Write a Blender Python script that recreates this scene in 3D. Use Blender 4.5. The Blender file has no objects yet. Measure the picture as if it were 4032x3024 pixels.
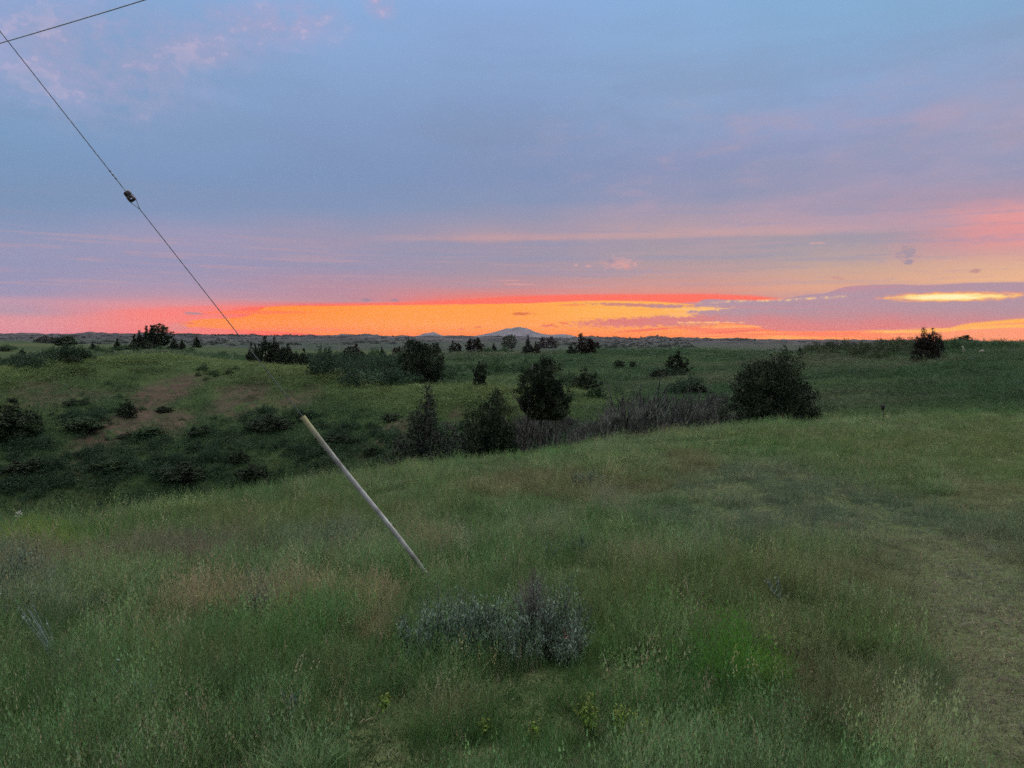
NISHITA_K = 0.12
OVERHEAD = (3.55, 3.6, 3.6, 1)  # unseen high sky, brightened past the visible dusk to lift the ground light
SIDE = (.40, .42, .56, 1)
GLOW = (1.05, .96, .82, 1)
SKY_STRENGTH = 1.0
SUN_POWER = 0.25
HAZE = 0.2e-4
import bpy, math, random
import numpy as np
from mathutils import Vector, Matrix

rng = np.random.default_rng(7)
scene = bpy.context.scene
col = scene.collection

# ------------------------------------------------------------------ camera
# pixel coordinates below are those of a 4032 x 3024 frame
F = 2933.0
PITCH = math.radians(-3.57)
ROLL = math.radians(0.47)
CAM_H = 1.75
CAM = np.array([0.0, 0.0, CAM_H])

cam_data = bpy.data.cameras.new("camera")
cam = bpy.data.objects.new("camera", cam_data)
col.objects.link(cam)
cam.location = (0, 0, CAM_H)
rot = Matrix.Rotation(math.radians(90) + PITCH, 3, 'X') @ Matrix.Rotation(ROLL, 3, 'Z')
cam.rotation_euler = rot.to_euler()
cam_data.sensor_width = 36.0
cam_data.lens = 36.0 * F / 4032.0
cam_data.clip_start = 0.05
cam_data.clip_end = 40000.0
scene.camera = cam
R = np.array(rot)


def ray(x, y):
    d = np.array([(x - 2016.0) / F, (1512.0 - y) / F, -1.0])
    d = R @ d
    return d / np.linalg.norm(d)


def azel(x, y):
    """azimuth and elevation in degrees of a sight line"""
    d = ray(x, y)
    return math.degrees(math.atan2(d[0], d[1])), math.degrees(math.asin(d[2]))


def aztan(x, y):
    d = ray(x, y)
    h = math.hypot(d[0], d[1])
    return math.degrees(math.atan2(d[0], d[1])), d[2] / h


# ------------------------------------------------------------------ noise
def _hash(ix, iy, s):
    n = (ix * 374761393 + iy * 668265263 + s * 1442695041) & 0xFFFFFFFF
    n = ((n ^ (n >> 13)) * 1274126177) & 0xFFFFFFFF
    n = n ^ (n >> 16)
    return (n & 0xFFFF) / 65535.0


def vnoise(x, y, s=0):
    x = np.asarray(x, float); y = np.asarray(y, float)
    ix = np.floor(x).astype(np.int64); iy = np.floor(y).astype(np.int64)
    fx = x - ix; fy = y - iy
    fx = fx * fx * (3 - 2 * fx); fy = fy * fy * (3 - 2 * fy)
    a = _hash(ix, iy, s); b = _hash(ix + 1, iy, s)
    c = _hash(ix, iy + 1, s); d = _hash(ix + 1, iy + 1, s)
    return (a * (1 - fx) + b * fx) * (1 - fy) + (c * (1 - fx) + d * fx) * fy


def fbm(x, y, s=0, o=4):
    v = 0.0; a = 0.5; t = 0.0
    for i in range(o):
        v = v + a * vnoise(x * 2 ** i, y * 2 ** i, s + 17 * i); t += a; a *= 0.5
    return v / t * 2 - 1


def sstep(a, b, x):
    t = np.clip((x - a) / (b - a), 0, 1)
    return t * t * (3 - 2 * t)


# ------------------------------------------------------------------ terrain
# every column: image x, then (distance, pixel row) or (distance, None, height)
def _c(x, *pts):
    out = []
    az = aztan(x, 1500)[0]
    for p in pts:
        if len(p) == 3:
            out.append((p[0], p[2]))
        else:
            out.append((p[0], CAM_H + p[0] * aztan(x, p[1])[1]))
    return az, out


COLS = [
    # x     near              crest         behind            valley              low slope     mid slope     ridge         gully             back 1         back 2        far drop          plain          range         beyond
    _c(-1500, (0, 0, 0), (6.5, 0, -.30), (9, 2060), (13, 0, -2.6), (38, 0, -9.5), (50, 0, -8.2), (58, 0, -6.0), (70, 0, -3.2), (86, 0, -5.0), (150, 0, -2.5), (260, 0, -1.6), (420, 0, -10), (1500, 0, -16), (3000, 1310), (7600, 0, -10)),
    _c(-300, (0, 0, 0), (6.5, 0, -.27), (9.6, 2010), (13.4, 0, -2.3), (38, 0, -9.2), (50, 0, -7.4), (58, 1640), (69, 1490), (85, 0, -5.2), (150, 1425), (260, 1350), (420, 0, -10), (1500, 1351), (3000, 1318), (7600, 0, -10)),
    _c(0, (0, 0, 0), (6.5, 0, -.26), (10, 1985), (13.5, 0, -2.1), (38, 0, -9.0), (50, 1830), (57, 1650), (68, 1463), (84, 0, -5.0), (150, 1420), (260, 1347), (420, 0, -10), (1500, 1349), (3000, 1319), (7600, 0, -10)),
    _c(300, (0, 0, 0), (6.5, 0, -.26), (10.5, 1972), (14, 0, -2.1), (38, 0, -8.6), (50, 1790), (58, 1590), (72, 1405), (90, 0, -3.4), (160, 1388), (250, 1358), (420, 0, -10), (1500, 1351), (3000, 1317), (7600, 0, -10)),
    _c(650, (0, 0, 0), (6.5, 0, -.26), (11, 1930), (14.5, 0, -2.0), (38, 0, -8.0), (49, 1760), (58, 1560), (72, 1396), (92, 0, -2.6), (160, 1376), (230, 1362), (420, 0, -10), (1500, 1355), (3000, 1316), (7600, 0, -10)),
    _c(1000, (0, 0, 0), (6.5, 0, -.27), (12, 1878), (16, 0, -2.0), (37, 0, -7.0), (47, 1740), (55, 1570), (66, 1438), (84, 0, -4.4), (140, 1412), (210, 1378), (420, 0, -11), (1500, 1358), (3000, 1320), (7600, 0, -10)),
    _c(1370, (0, 0, 0), (6.5, 0, -.28), (13.5, 1836), (18, 0, -2.1), (36, 0, -6.2), (45, 1730), (51, 1600), (60, 1478), (78, 0, -5.4), (120, 1445), (180, 1385), (420, 0, -11), (1500, 1359), (3000, 1322), (7600, 0, -10)),
    _c(1750, (0, 0, 0), (6.8, 0, -.29), (15, 1791), (20, 0, -2.2), (35, 0, -5.2), (43, 1710), (48, 1610), (55, 1528), (72, 0, -5.4), (105, 1470), (160, 1388), (420, 0, -11), (1500, 1360), (3000, 1325), (7600, 0, -10)),
    _c(2100, (0, 0, 0), (7.0, 0, -.29), (16.5, 1757), (22, 0, -2.1), (34, 0, -4.3), (41, 1690), (46, 1620), (52, 1560), (68, 0, -4.6), (95, 1475), (150, 1388), (420, 0, -11), (1500, 1360), (3000, 1328), (7600, 0, -10)),
    _c(2400, (0, 0, 0), (7.2, 0, -.28), (18, 1700), (23, 0, -2.1), (32, 0, -3.2), (40, 1660), (47, 1620), (55, 1580), (68, 1530), (90, 1470), (155, 1378), (420, 0, -11), (1500, 1362), (3000, 1333), (7600, 0, -10)),
    _c(2770, (0, 0, 0), (7.4, 0, -.26), (20, 1662), (25, 0, -1.8), (32, 0, -2.5), (39, 0, -2.7), (46, 1610), (53, 1580), (66, 1530), (90, 1460), (165, 1374), (420, 0, -11), (1500, 1365), (3000, 1335), (7600, 0, -10)),
    _c(3100, (0, 0, 0), (7.6, 0, -.25), (22, 1638), (27, 0, -1.5), (33, 0, -2.0), (39, 0, -2.2), (46, 1595), (53, 1570), (66, 1520), (90, 1450), (150, 1392), (420, 0, -11), (1500, 1367), (3000, 1338), (7600, 0, -10)),
    _c(3500, (0, 0, 0), (7.8, 0, -.25), (24, 1632), (28, 0, -1.1), (33, 0, -1.5), (38, 0, -1.65), (44, 1592), (51, 1565), (64, 1500), (88, 1430), (150, 1363), (420, 0, -5), (1500, 1367), (3000, 1341), (7600, 0, -10)),
    _c(3800, (0, 0, 0), (8.0, 0, -.24), (26, 1602), (30, 0, -.95), (35, 0, -1.2), (40, 0, -1.25), (45, 1562), (52, 1530), (65, 1470), (90, 1405), (150, 1352), (420, 0, -4), (1500, 1365), (3000, 1344), (7600, 0, -10)),
    _c(4032, (0, 0, 0), (8.0, 0, -.23), (28, 1590), (32, 0, -.9), (36, 0, -1.05), (41, 0, -1.05), (46, 1545), (53, 1515), (66, 1455), (90, 1395), (150, 1354), (420, 0, -4), (1500, 1365), (3000, 1346), (7600, 0, -10)),
    _c(5600, (0, 0, 0), (8.0, 0, -.2), (28, 0, -.4), (32, 0, -.6), (36, 0, -.8), (41, 0, -.9), (46, 0, -1.), (53, 0, -.9), (66, 0, -.7), (90, 0, 0.0), (150, 0, .8), (420, 0, -3), (1500, 0, -16), (3000, 0, -5), (7600, 0, -10)),
]
_az = np.array([c[0] for c in COLS])
_rr = np.array([[p[0] for p in c[1]] for c in COLS])
_zz = np.array([[p[1] for p in c[1]] for c in COLS])
# close the ring behind the camera
_mr = (_rr[0] + _rr[-1]) / 2; _mz = (_zz[0] + _zz[-1]) / 2
_az = np.concatenate([[-180, -110], _az, [110, 180]])
_rr = np.vstack([_mr, _rr[0], _rr, _rr[-1], _mr])
_zz = np.vstack([_mz, _zz[0], _zz, _zz[-1], _mz])


def _pchip(X, Y, q):
    n, J = X.shape
    h = np.diff(X, axis=1); d = np.diff(Y, axis=1) / h
    m = np.zeros_like(Y)
    w1 = 2 * h[:, 1:] + h[:, :-1]; w2 = h[:, 1:] + 2 * h[:, :-1]
    same = d[:, :-1] * d[:, 1:] > 0
    with np.errstate(divide='ignore', invalid='ignore'):
        mm = (w1 + w2) / (w1 / d[:, :-1] + w2 / d[:, 1:])
    m[:, 1:-1] = np.where(same, np.nan_to_num(mm), 0)
    m[:, 0] = 0; m[:, -1] = d[:, -1]
    k = np.clip((q[:, None] >= X).sum(1) - 1, 0, J - 2)
    i = np.arange(n)
    x0 = X[i, k]; hh = h[i, k]; t = np.clip((q - x0) / hh, 0, 1.2)
    y0 = Y[i, k]; y1 = Y[i, k + 1]; m0 = m[i, k] * hh; m1 = m[i, k + 1] * hh
    t2 = t * t; t3 = t2 * t
    return (2 * t3 - 3 * t2 + 1) * y0 + (t3 - 2 * t2 + t) * m0 + (-2 * t3 + 3 * t2) * y1 + (t3 - t2) * m1


def _smooth_interp(a, table):
    k = np.clip(np.searchsorted(_az, a) - 1, 0, len(_az) - 2)
    t = (a - _az[k]) / (_az[k + 1] - _az[k])
    t = np.clip(t, 0, 1)[:, None]
    t = 0.55 * t + 0.45 * t * t * (3 - 2 * t)
    return table[k] * (1 - t) + table[k + 1] * t


def ground_z(x, y):
    x = np.atleast_1d(np.asarray(x, float)); y = np.atleast_1d(np.asarray(y, float))
    out = np.empty(len(x))
    for s in range(0, len(x), 200000):
        xs = x[s:s + 200000]; ys = y[s:s + 200000]
        r = np.hypot(xs, ys); a = np.degrees(np.arctan2(xs, ys))
        z = _pchip(_smooth_interp(a, _rr), _smooth_interp(a, _zz), r)
        # relief; the ground lies lower than the grass tips seen along the edge
        z -= (.24 + .12 * (1 - sstep(-30, -5, a)) - .04 * sstep(8, 25, a)) * sstep(5, 11, r) * (1 - sstep(30, 45, r))
        z += sstep(1.5, 5, r) * 0.05 * fbm(xs * .9, ys * .9, 3, 3)
        z += sstep(30, 60, r) * (1 - sstep(100, 150, r)) * 0.30 * fbm(xs * .14, ys * .14, 5, 4)
        left = 1 - sstep(-2, 14, a)
        gul = np.abs(fbm((xs + .6 * ys) * .055, (ys - xs) * .02, 9, 3))
        z += left * sstep(36, 47, r) * (1 - sstep(54, 66, r)) * (gul - .25) * 2.2
        z += sstep(110, 240, r) * (1 - sstep(600, 900, r)) * .6 * fbm(xs * .03, ys * .03, 11, 4)
        far = sstep(700, 1600, r)
        z += sstep(2500, 2950, r) * (1 - sstep(3100, 3700, r)) * (9 * fbm(a * .55, a * 0, 35, 5) + 4 * np.maximum(fbm(a * 3.1, a * 0, 37, 2), 0))
        z += far * (1 - sstep(3300, 4500, r)) * (sstep(1500, 2300, r) * (10 * np.abs(fbm(xs * .0042, ys * .0042, 21, 6)) - 3.0) * (1 - .75 * sstep(2600, 2950, r)) + (6.5 * fbm(xs * .007, ys * .007, 23, 3) + 3.0 * fbm(xs * .025, ys * .025, 29, 3)) * sstep(2500, 2900, r))
        rl = (1 - sstep(-33, -8, a))
        z += far * rl * (1 - sstep(3300, 4500, r)) * 4.0 * np.abs(fbm(xs * .003, ys * .003, 27, 4))
        out[s:s + 200000] = z
    return out


def gz(x, y):
    return float(ground_z(x, y)[0])


def hit(x, y, r0=1.5, r1=3000.0, lift=0.0):
    """first point where the sight line through pixel (x, y) meets the ground"""
    d = ray(x, y); h = math.hypot(d[0], d[1])
    ux, uy, t = d[0] / h, d[1] / h, d[2] / h
    lo, hi = r0, r1
    for _ in range(2):
        rs = np.geomspace(lo, hi, 260)
        below = ground_z(ux * rs, uy * rs) + lift * sstep(4, 11, rs) * (1 - sstep(30, 36, rs)) >= CAM_H + t * rs
        k = int(np.argmax(below)) if below.any() else len(rs) - 1
        lo, hi = rs[max(k - 1, 0)], rs[k]
        if hi <= lo: break
    return ux * hi, uy * hi, hi


def at(x, r):
    """ground point in the direction of image column x at distance r"""
    d = ray(x, 1450); h = math.hypot(d[0], d[1])
    px, py = d[0] / h * r, d[1] / h * r
    return px, py, gz(px, py)


# ------------------------------------------------------------------ object helpers
def tag(o, label=None, cat=None, group=None, kind=None):
    if label: o['label'] = label
    if cat: o['category'] = cat
    if group: o['group'] = group
    if kind: o['kind'] = kind
    return o


def empty(name, loc, rz=0):
    o = bpy.data.objects.new(name, None)
    o.empty_display_size = .2
    o.location = loc; o.rotation_euler = (0, 0, rz)
    col.objects.link(o)
    return o


def mesh_np(name, verts, faces_flat, sizes, mat=None, smooth=False):
    me = bpy.data.meshes.new(name)
    verts = np.asarray(verts, np.float32)
    me.vertices.add(len(verts)); me.vertices.foreach_set('co', verts.ravel())
    faces_flat = np.asarray(faces_flat, np.int32); sizes = np.asarray(sizes, np.int32)
    me.loops.add(len(faces_flat)); me.loops.foreach_set('vertex_index', faces_flat)
    me.polygons.add(len(sizes))
    st = np.concatenate([[0], np.cumsum(sizes)[:-1]]).astype(np.int32)
    me.polygons.foreach_set('loop_start', st)
    me.polygons.foreach_set('loop_total', sizes)
    if smooth:
        me.polygons.foreach_set('use_smooth', np.ones(len(sizes), bool))
    me.update(calc_edges=True)
    if mat: me.materials.append(mat)
    return me


def obj(name, me, parent=None, loc=(0, 0, 0), link=True):
    o = bpy.data.objects.new(name, me)
    o.location = loc
    if link: col.objects.link(o)
    if parent: o.parent = parent
    return o


class MB:
    """collects tubes, boxes and quads into one mesh"""
    def __init__(self):
        self.v = []; self.f = []; self.s = []; self.n = 0

    def add(self, v, faces):
        v = np.asarray(v, float)
        self.v.append(v)
        for f in faces:
            self.f.extend([i + self.n for i in f]); self.s.append(len(f))
        self.n += len(v)

    def tube(self, pts, rad, seg=6, cap=True):
        pts = [Vector(p) for p in pts]
        if not hasattr(rad, '__len__'): rad = [rad] * len(pts)
        vs = []; prev = None
        for i, p in enumerate(pts):
            t = (pts[min(i + 1, len(pts) - 1)] - pts[max(i - 1, 0)])
            if t.length < 1e-9: t = Vector((0, 0, 1))
            t.normalize()
            if prev is None:
                a = t.orthogonal().normalized()
            else:
                a = (prev - t * prev.dot(t)).normalized()
            prev = a; b = t.cross(a)
            for k in range(seg):
                w = 2 * math.pi * k / seg
                vs.append(p + (a * math.cos(w) + b * math.sin(w)) * rad[i])
        fs = []
        for i in range(len(pts) - 1):
            for k in range(seg):
                k2 = (k + 1) % seg
                fs.append((i * seg + k, i * seg + k2, (i + 1) * seg + k2, (i + 1) * seg + k))
        if cap:
            fs.append(tuple(range(seg))[::-1]); fs.append(tuple((len(pts) - 1) * seg + k for k in range(seg)))
        self.add([tuple(v) for v in vs], fs)

    def mesh(self, name, mat, smooth=False):
        return mesh_np(name, np.vstack(self.v), self.f, self.s, mat, smooth)


# ------------------------------------------------------------------ materials
def srgb(r, g, b):
    def c(v):
        v /= 255.0
        return v / 12.92 if v <= .04045 else ((v + .055) / 1.055) ** 2.4
    return (c(r), c(g), c(b), 1.0)


def new_mat(name):
    m = bpy.data.materials.new(name); m.use_nodes = True
    nt = m.node_tree
    b = nt.nodes['Principled BSDF']
    b.inputs['Roughness'].default_value = .85
    b.inputs['Specular IOR Level'].default_value = .15
    return m, nt, b


def noisy_mat(name, c1, c2, scale=4.0, rough=.85, spec=.15, coord='Object', rand=0.0, detail=4, bump=0.0, metal=0.0):
    m, nt, b = new_mat(name)
    N = nt.nodes; L = nt.links
    tc = N.new('ShaderNodeTexCoord')
    no = N.new('ShaderNodeTexNoise'); no.inputs['Scale'].default_value = scale; no.inputs['Detail'].default_value = detail
    L.new(tc.outputs[coord], no.inputs['Vector'])
    cr = N.new('ShaderNodeValToRGB')
    cr.color_ramp.elements[0].position = .35; cr.color_ramp.elements[1].position = .65
    cr.color_ramp.elements[0].color = (*c1[:3], 1); cr.color_ramp.elements[1].color = (*c2[:3], 1)
    L.new(no.outputs['Fac'], cr.inputs['Fac'])
    out = cr.outputs['Color']
    if rand:
        oi = N.new('ShaderNodeObjectInfo')
        hs = N.new('ShaderNodeHueSaturation')
        mr = N.new('ShaderNodeMapRange')
        mr.inputs['To Min'].default_value = 1 - rand; mr.inputs['To Max'].default_value = 1 + rand
        L.new(oi.outputs['Random'], mr.inputs['Value'])
        L.new(mr.outputs['Result'], hs.inputs['Value']); L.new(out, hs.inputs['Color'])
        out = hs.outputs['Color']
    L.new(out, b.inputs['Base Color'])
    b.inputs['Roughness'].default_value = rough
    b.inputs['Specular IOR Level'].default_value = spec
    b.inputs['Metallic'].default_value = metal
    if bump:
        bp = N.new('ShaderNodeBump'); bp.inputs['Strength'].default_value = bump; bp.inputs['Distance'].default_value = .01
        L.new(no.outputs['Fac'], bp.inputs['Height']); L.new(bp.outputs['Normal'], b.inputs['Normal'])
    return m
# ------------------------------------------------------------------ sky (world)
world = bpy.data.worlds.new("World"); scene.world = world
world.use_nodes = True
WT = world.node_tree
for n in list(WT.nodes): WT.nodes.remove(n)
WN = WT.nodes; WL = WT.links


class X:
    """a value socket with arithmetic"""
    def __init__(self, s): self.s = s

    def _m(self, op, *a, clamp=False):
        n = WN.new('ShaderNodeMath'); n.operation = op; n.use_clamp = clamp
        for i, v in enumerate((self,) + a):
            if isinstance(v, X): WL.new(v.s, n.inputs[i])
            else: n.inputs[i].default_value = float(v)
        return X(n.outputs[0])

    def __add__(self, o): return self._m('ADD', o)
    __radd__ = __add__
    def __mul__(self, o): return self._m('MULTIPLY', o)
    __rmul__ = __mul__
    def __sub__(self, o): return self._m('SUBTRACT', o)
    def __rsub__(self, o): return self._m('MULTIPLY', -1.0)._m('ADD', o)
    def __truediv__(self, o): return self._m('DIVIDE', o)
    def sqrt(self): return self._m('SQRT')
    def abs(self): return self._m('ABSOLUTE')
    def max(self, o): return self._m('MAXIMUM', o)
    def min(self, o): return self._m('MINIMUM', o)


def sm(a, b, x):
    n = WN.new('ShaderNodeMapRange'); n.interpolation_type = 'SMOOTHSTEP'
    for k, v in (('Value', x), ('From Min', a), ('From Max', b)):
        if isinstance(v, X): WL.new(v.s, n.inputs[k])
        else: n.inputs[k].default_value = float(v)
    return X(n.outputs['Result'])


def mixc(f, a, b):
    n = WN.new('ShaderNodeMix'); n.data_type = 'RGBA'; n.clamp_factor = True
    if isinstance(f, X): WL.new(f.s, n.inputs[0])
    else: n.inputs[0].default_value = f
    for i, v in ((6, a), (7, b)):
        if isinstance(v, tuple): n.inputs[i].default_value = v
        else: WL.new(v, n.inputs[i])
    return n.outputs[2]


tc = WN.new('ShaderNodeTexCoord')
nrm = WN.new('ShaderNodeVectorMath'); nrm.operation = 'NORMALIZE'
WL.new(tc.outputs['Generated'], nrm.inputs[0])
sp = WN.new('ShaderNodeSeparateXYZ'); WL.new(nrm.outputs[0], sp.inputs[0])
dx, dy, dz = X(sp.outputs[0]), X(sp.outputs[1]), X(sp.outputs[2])
AZ = dx._m('ARCTAN2', dy) * 57.29578
EL = dz._m('ARCSINE') * 57.29578


def noise(sx, sy, detail=4, ox=0.0, oy=0.0, rough=.55):
    cb = WN.new('ShaderNodeCombineXYZ')
    WL.new((AZ * sx + ox).s, cb.inputs[0]); WL.new((EL * sy + oy).s, cb.inputs[1])
    n = WN.new('ShaderNodeTexNoise'); n.noise_dimensions = '2D'
    n.inputs['Scale'].default_value = 1.0; n.inputs['Detail'].default_value = detail
    n.inputs['Roughness'].default_value = rough
    WL.new(cb.outputs[0], n.inputs['Vector'])
    return X(n.outputs['Fac']) - .5


def curve(pts, lo=-2.0, hi=8.0, a0=-45.0, a1=45.0):
    """elevation of an edge as a function of azimuth, from pixel points"""
    n = WN.new('ShaderNodeFloatCurve')
    c = n.mapping.curves[0]
    q = sorted(azel(*p) for p in pts)
    q = [((a - a0) / (a1 - a0), (e - lo) / (hi - lo)) for a, e in q]
    c.points[0].location = (0, q[0][1]); c.points[1].location = (1, q[-1][1])
    for p in q: c.points.new(*p)
    for p in c.points: p.handle_type = 'AUTO_CLAMPED'
    n.mapping.update()
    WL.new(((AZ - a0) / (a1 - a0)).s, n.inputs['Value'])
    return X(n.outputs[0]) * (hi - lo) + lo


PX = 57.29578 / F      # degrees for one pixel


def blob(x, y, hw, hh, nz=None, soft=.35, tilt=0.0):
    a, e = azel(x, y)
    u = (AZ - a); v = (EL - e) - u * tilt
    d = ((u / (hw * PX)) * (u / (hw * PX)) + (v / (hh * PX)) * (v / (hh * PX))).sqrt()
    if nz is not None: d = d + nz
    return 1.0 - sm(1 - soft, 1 + soft * .4, d)


SKYC = {
    0: [(0, 134, 168, 214), (150, 137, 167, 211), (350, 127, 160, 200), (600, 120, 152, 189), (770, 119, 148, 186), (860, 130, 149, 186), (930, 147, 151, 183), (1000, 150, 150, 182), (1080, 150, 148, 181), (1155, 157, 148, 179), (1180, 190, 151, 173), (1225, 180, 149, 175), (1255, 218, 146, 160), (1285, 222, 143, 160), (1320, 216, 138, 162)],
    700: [(0, 136, 171, 217), (250, 134, 165, 208), (450, 128, 160, 202), (700, 123, 149, 189), (830, 130, 150, 188), (900, 152, 151, 183), (960, 157, 151, 181), (1040, 152, 148, 180), (1120, 166, 149, 175), (1165, 188, 147, 165), (1200, 222, 144, 152), (1235, 248, 132, 128), (1285, 240, 128, 128), (1315, 232, 118, 132)],
    1300: [(0, 139, 174, 220), (300, 134, 164, 206), (500, 129, 154, 196), (700, 124, 148, 187), (820, 130, 149, 185), (880, 152, 150, 180), (950, 165, 150, 174), (1050, 156, 147, 175), (1120, 180, 142, 160), (1185, 190, 140, 154), (1203, 240, 112, 104), (1260, 255, 140, 70), (1320, 255, 110, 75)],
    2000: [(0, 140, 173, 220), (300, 135, 163, 205), (500, 131, 153, 193), (700, 128, 147, 185), (800, 136, 149, 183), (880, 160, 151, 173), (942, 180, 152, 163), (958, 164, 149, 169), (1020, 159, 148, 168), (1080, 170, 147, 160), (1130, 193, 144, 150), (1160, 222, 132, 126), (1190, 255, 116, 95), (1210, 255, 172, 84), (1260, 255, 164, 74), (1325, 255, 122, 58)],
    2700: [(0, 136, 175, 218), (400, 140, 165, 203), (650, 140, 150, 187), (780, 150, 151, 180), (850, 170, 154, 172), (920, 192, 159, 162), (942, 168, 153, 165), (1000, 170, 154, 162), (1080, 193, 154, 151), (1150, 220, 148, 134), (1200, 205, 140, 142), (1260, 228, 128, 122), (1285, 255, 150, 84), (1330, 255, 128, 66)],
    3300: [(0, 132, 174, 213), (300, 138, 167, 207), (500, 148, 159, 197), (700, 162, 154, 183), (800, 170, 153, 175), (900, 192, 158, 169), (935, 174, 156, 162), (1000, 182, 160, 158), (1060, 205, 167, 148), (1130, 224, 166, 140), (1200, 184, 146, 155), (1250, 206, 138, 146), (1285, 240, 124, 112), (1310, 255, 158, 72), (1340, 255, 130, 70)],
    4032: [(0, 133, 170, 208), (300, 148, 162, 197), (480, 164, 160, 188), (580, 158, 157, 187), (680, 152, 152, 181), (760, 190, 152, 168), (840, 238, 156, 150), (900, 228, 150, 150), (940, 236, 152, 146), (985, 218, 158, 152), (1040, 226, 176, 146), (1100, 236, 181, 140), (1135, 192, 150, 155), (1200, 192, 148, 154), (1245, 214, 140, 140), (1290, 255, 155, 98), (1345, 255, 138, 90)],
}

# sides, back and top of the sky: plain and soft
absaz = AZ.abs()
sky = WN.new('ShaderNodeTexSky'); sky.sky_type = 'NISHITA'; sky.sun_disc = False
SUN_AZ, SUN_EL = 22.0, 1.5
sky.sun_elevation = math.radians(SUN_EL); sky.sun_rotation = math.radians(SUN_AZ)
sky.altitude = 900; sky.air_density = 1.2; sky.dust_density = 1.5; sky.ozone_density = 2.0
ns = WN.new('ShaderNodeMix'); ns.data_type = 'RGBA'; ns.blend_type = 'MULTIPLY'; ns.inputs[0].default_value = 1
WL.new(sky.outputs[0], ns.inputs[6]); ns.inputs[7].default_value = (NISHITA_K,) * 3 + (1,)
over0 = mixc(.25, OVERHEAD, ns.outputs[2])
# the western half of the high sky is far brighter than the eastern
wf = WN.new('ShaderNodeMix'); wf.data_type = 'RGBA'; wf.blend_type = 'MULTIPLY'; wf.inputs[0].default_value = 1
WL.new(over0, wf.inputs[6]); WL.new(mixc(sm(-.55, .75, dy), (.30, .32, .38, 1), (1.75, 1.72, 1.66, 1)), wf.inputs[7])
over = wf.outputs[2]
CHEAP = mixc(sm(0, 28, EL), mixc(sm(30, 110, absaz), srgb(215, 140, 140), SIDE), srgb(135, 166, 210))
CHEAP = mixc(sm(30, 130, absaz) * sm(0, 20, EL), CHEAP, SIDE)
CHEAP = mixc(sm(24, 60, EL), CHEAP, over)
CHEAP = mixc(sm(-1.5, -4, EL), CHEAP, (.02, .025, .02, 1))
# gentle undulation of the whole gradient so that no layer is ruler-straight
warp = noise(.10, .35, 3) * .55 + noise(.35, 1.6, 3, 7) * .22
ELW = EL + warp * sm(1.5, 6, EL)
T = (ELW + 2.0) / 32.0
prev = None
keys = sorted(SKYC)
for x in keys:
    cr = WN.new('ShaderNodeValToRGB'); r_ = cr.color_ramp
    st = sorted([((azel(x, y)[1] + 2) / 32.0, srgb(*c)) for (y, *c) in SKYC[x]])
    r_.elements[0].position = st[0][0]; r_.elements[0].color = st[0][1]
    r_.elements[1].position = st[-1][0]; r_.elements[1].color = st[-1][1]
    for p, c in st[1:-1]:
        e = r_.elements.new(p); e.color = c
    WL.new(T.s, cr.inputs['Fac'])
    az = azel(x, 1100)[0]
    if prev is None: base = cr.outputs['Color']
    else: base = mixc(sm(prev, az, AZ + noise(.15, .5, 3, 3) * 3), base, cr.outputs['Color'])
    prev = az

fine = noise(1.1, 5.0, 5, 2)
fine2 = noise(2.2, 7.0, 5, 31)
soft_n = noise(.28, .8, 5, 11)

# faint wisps high on the left
w_n = noise(.20, .42, 6, 40, 3, .6)
w_f = noise(.75, 1.1, 6, 14, 9, .65)
wisp = (blob(330, 235, 430, 200, w_n * 1.5, .6) * 1.0).max(blob(780, 190, 260, 100, w_n * 2.0, .7, .12))
wisp = wisp.max(blob(1080, 100, 300, 85, w_n * 1.8, .7, .1)).max(blob(1500, 20, 70, 60, w_n * 2, .8))
base = mixc(wisp * sm(-.26, .12, w_n + w_f * .5) * .9, base, srgb(166, 168, 208))
base = mixc(wisp * sm(.06, .2, w_n + w_f * .8) * .8, base, srgb(194, 182, 214))
# lower right glow and its soft structure
base = mixc(sm(-.05, .25, soft_n) * sm(14, 28, AZ) * sm(6, 10, EL) * (1.0 - sm(13, 20, EL)) * .35, base, srgb(176, 158, 182))
veil = noise(.16, .5, 5, 63, 5, .6)
base = mixc(sm(-.02, .22, veil) * sm(-6, 14, AZ) * sm(5.5, 8, EL) * (1.0 - sm(14, 19, EL)) * .40, base, srgb(186, 158, 176))
base = mixc(sm(.02, .25, 0 - veil) * sm(-30, 0, AZ) * sm(7, 10, EL) * (1.0 - sm(15, 20, EL)) * .25, base, srgb(122, 142, 178))
# long peach streak with a grey layer under it
edge = curve([(1200, 946), (1700, 946), (2200, 944), (2700, 938), (2822, 930), (3100, 926), (3379, 920), (3700, 905), (4032, 890)], 0, 12)
ew = EL - (edge + fine * .12)
on = sm(-14, -4, AZ) * (1.0 - sm(24, 33, AZ))
base = mixc(on * sm(-.15, .15, ew) * (1.0 - sm(.1, .75, ew)) * sm(-.35, .15, soft_n + fine * .5) * .30, base, srgb(222, 166, 158))
base = mixc(on * (1.0 - sm(-.14, .10, ew)) * sm(-1.1, -.2, ew) * sm(-.3, .1, fine - soft_n) * .28, base, srgb(152, 146, 168))
gv = noise(.06, .3, 4, 120, 9, .55)
base = mixc(sm(-.12, .18, gv) * sm(4, 8, EL) * (1.0 - sm(17, 26, EL)) * .30, base, srgb(126, 146, 176))
base = mixc(sm(2.5, 8, EL) * .05, base, srgb(150, 160, 180))
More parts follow.
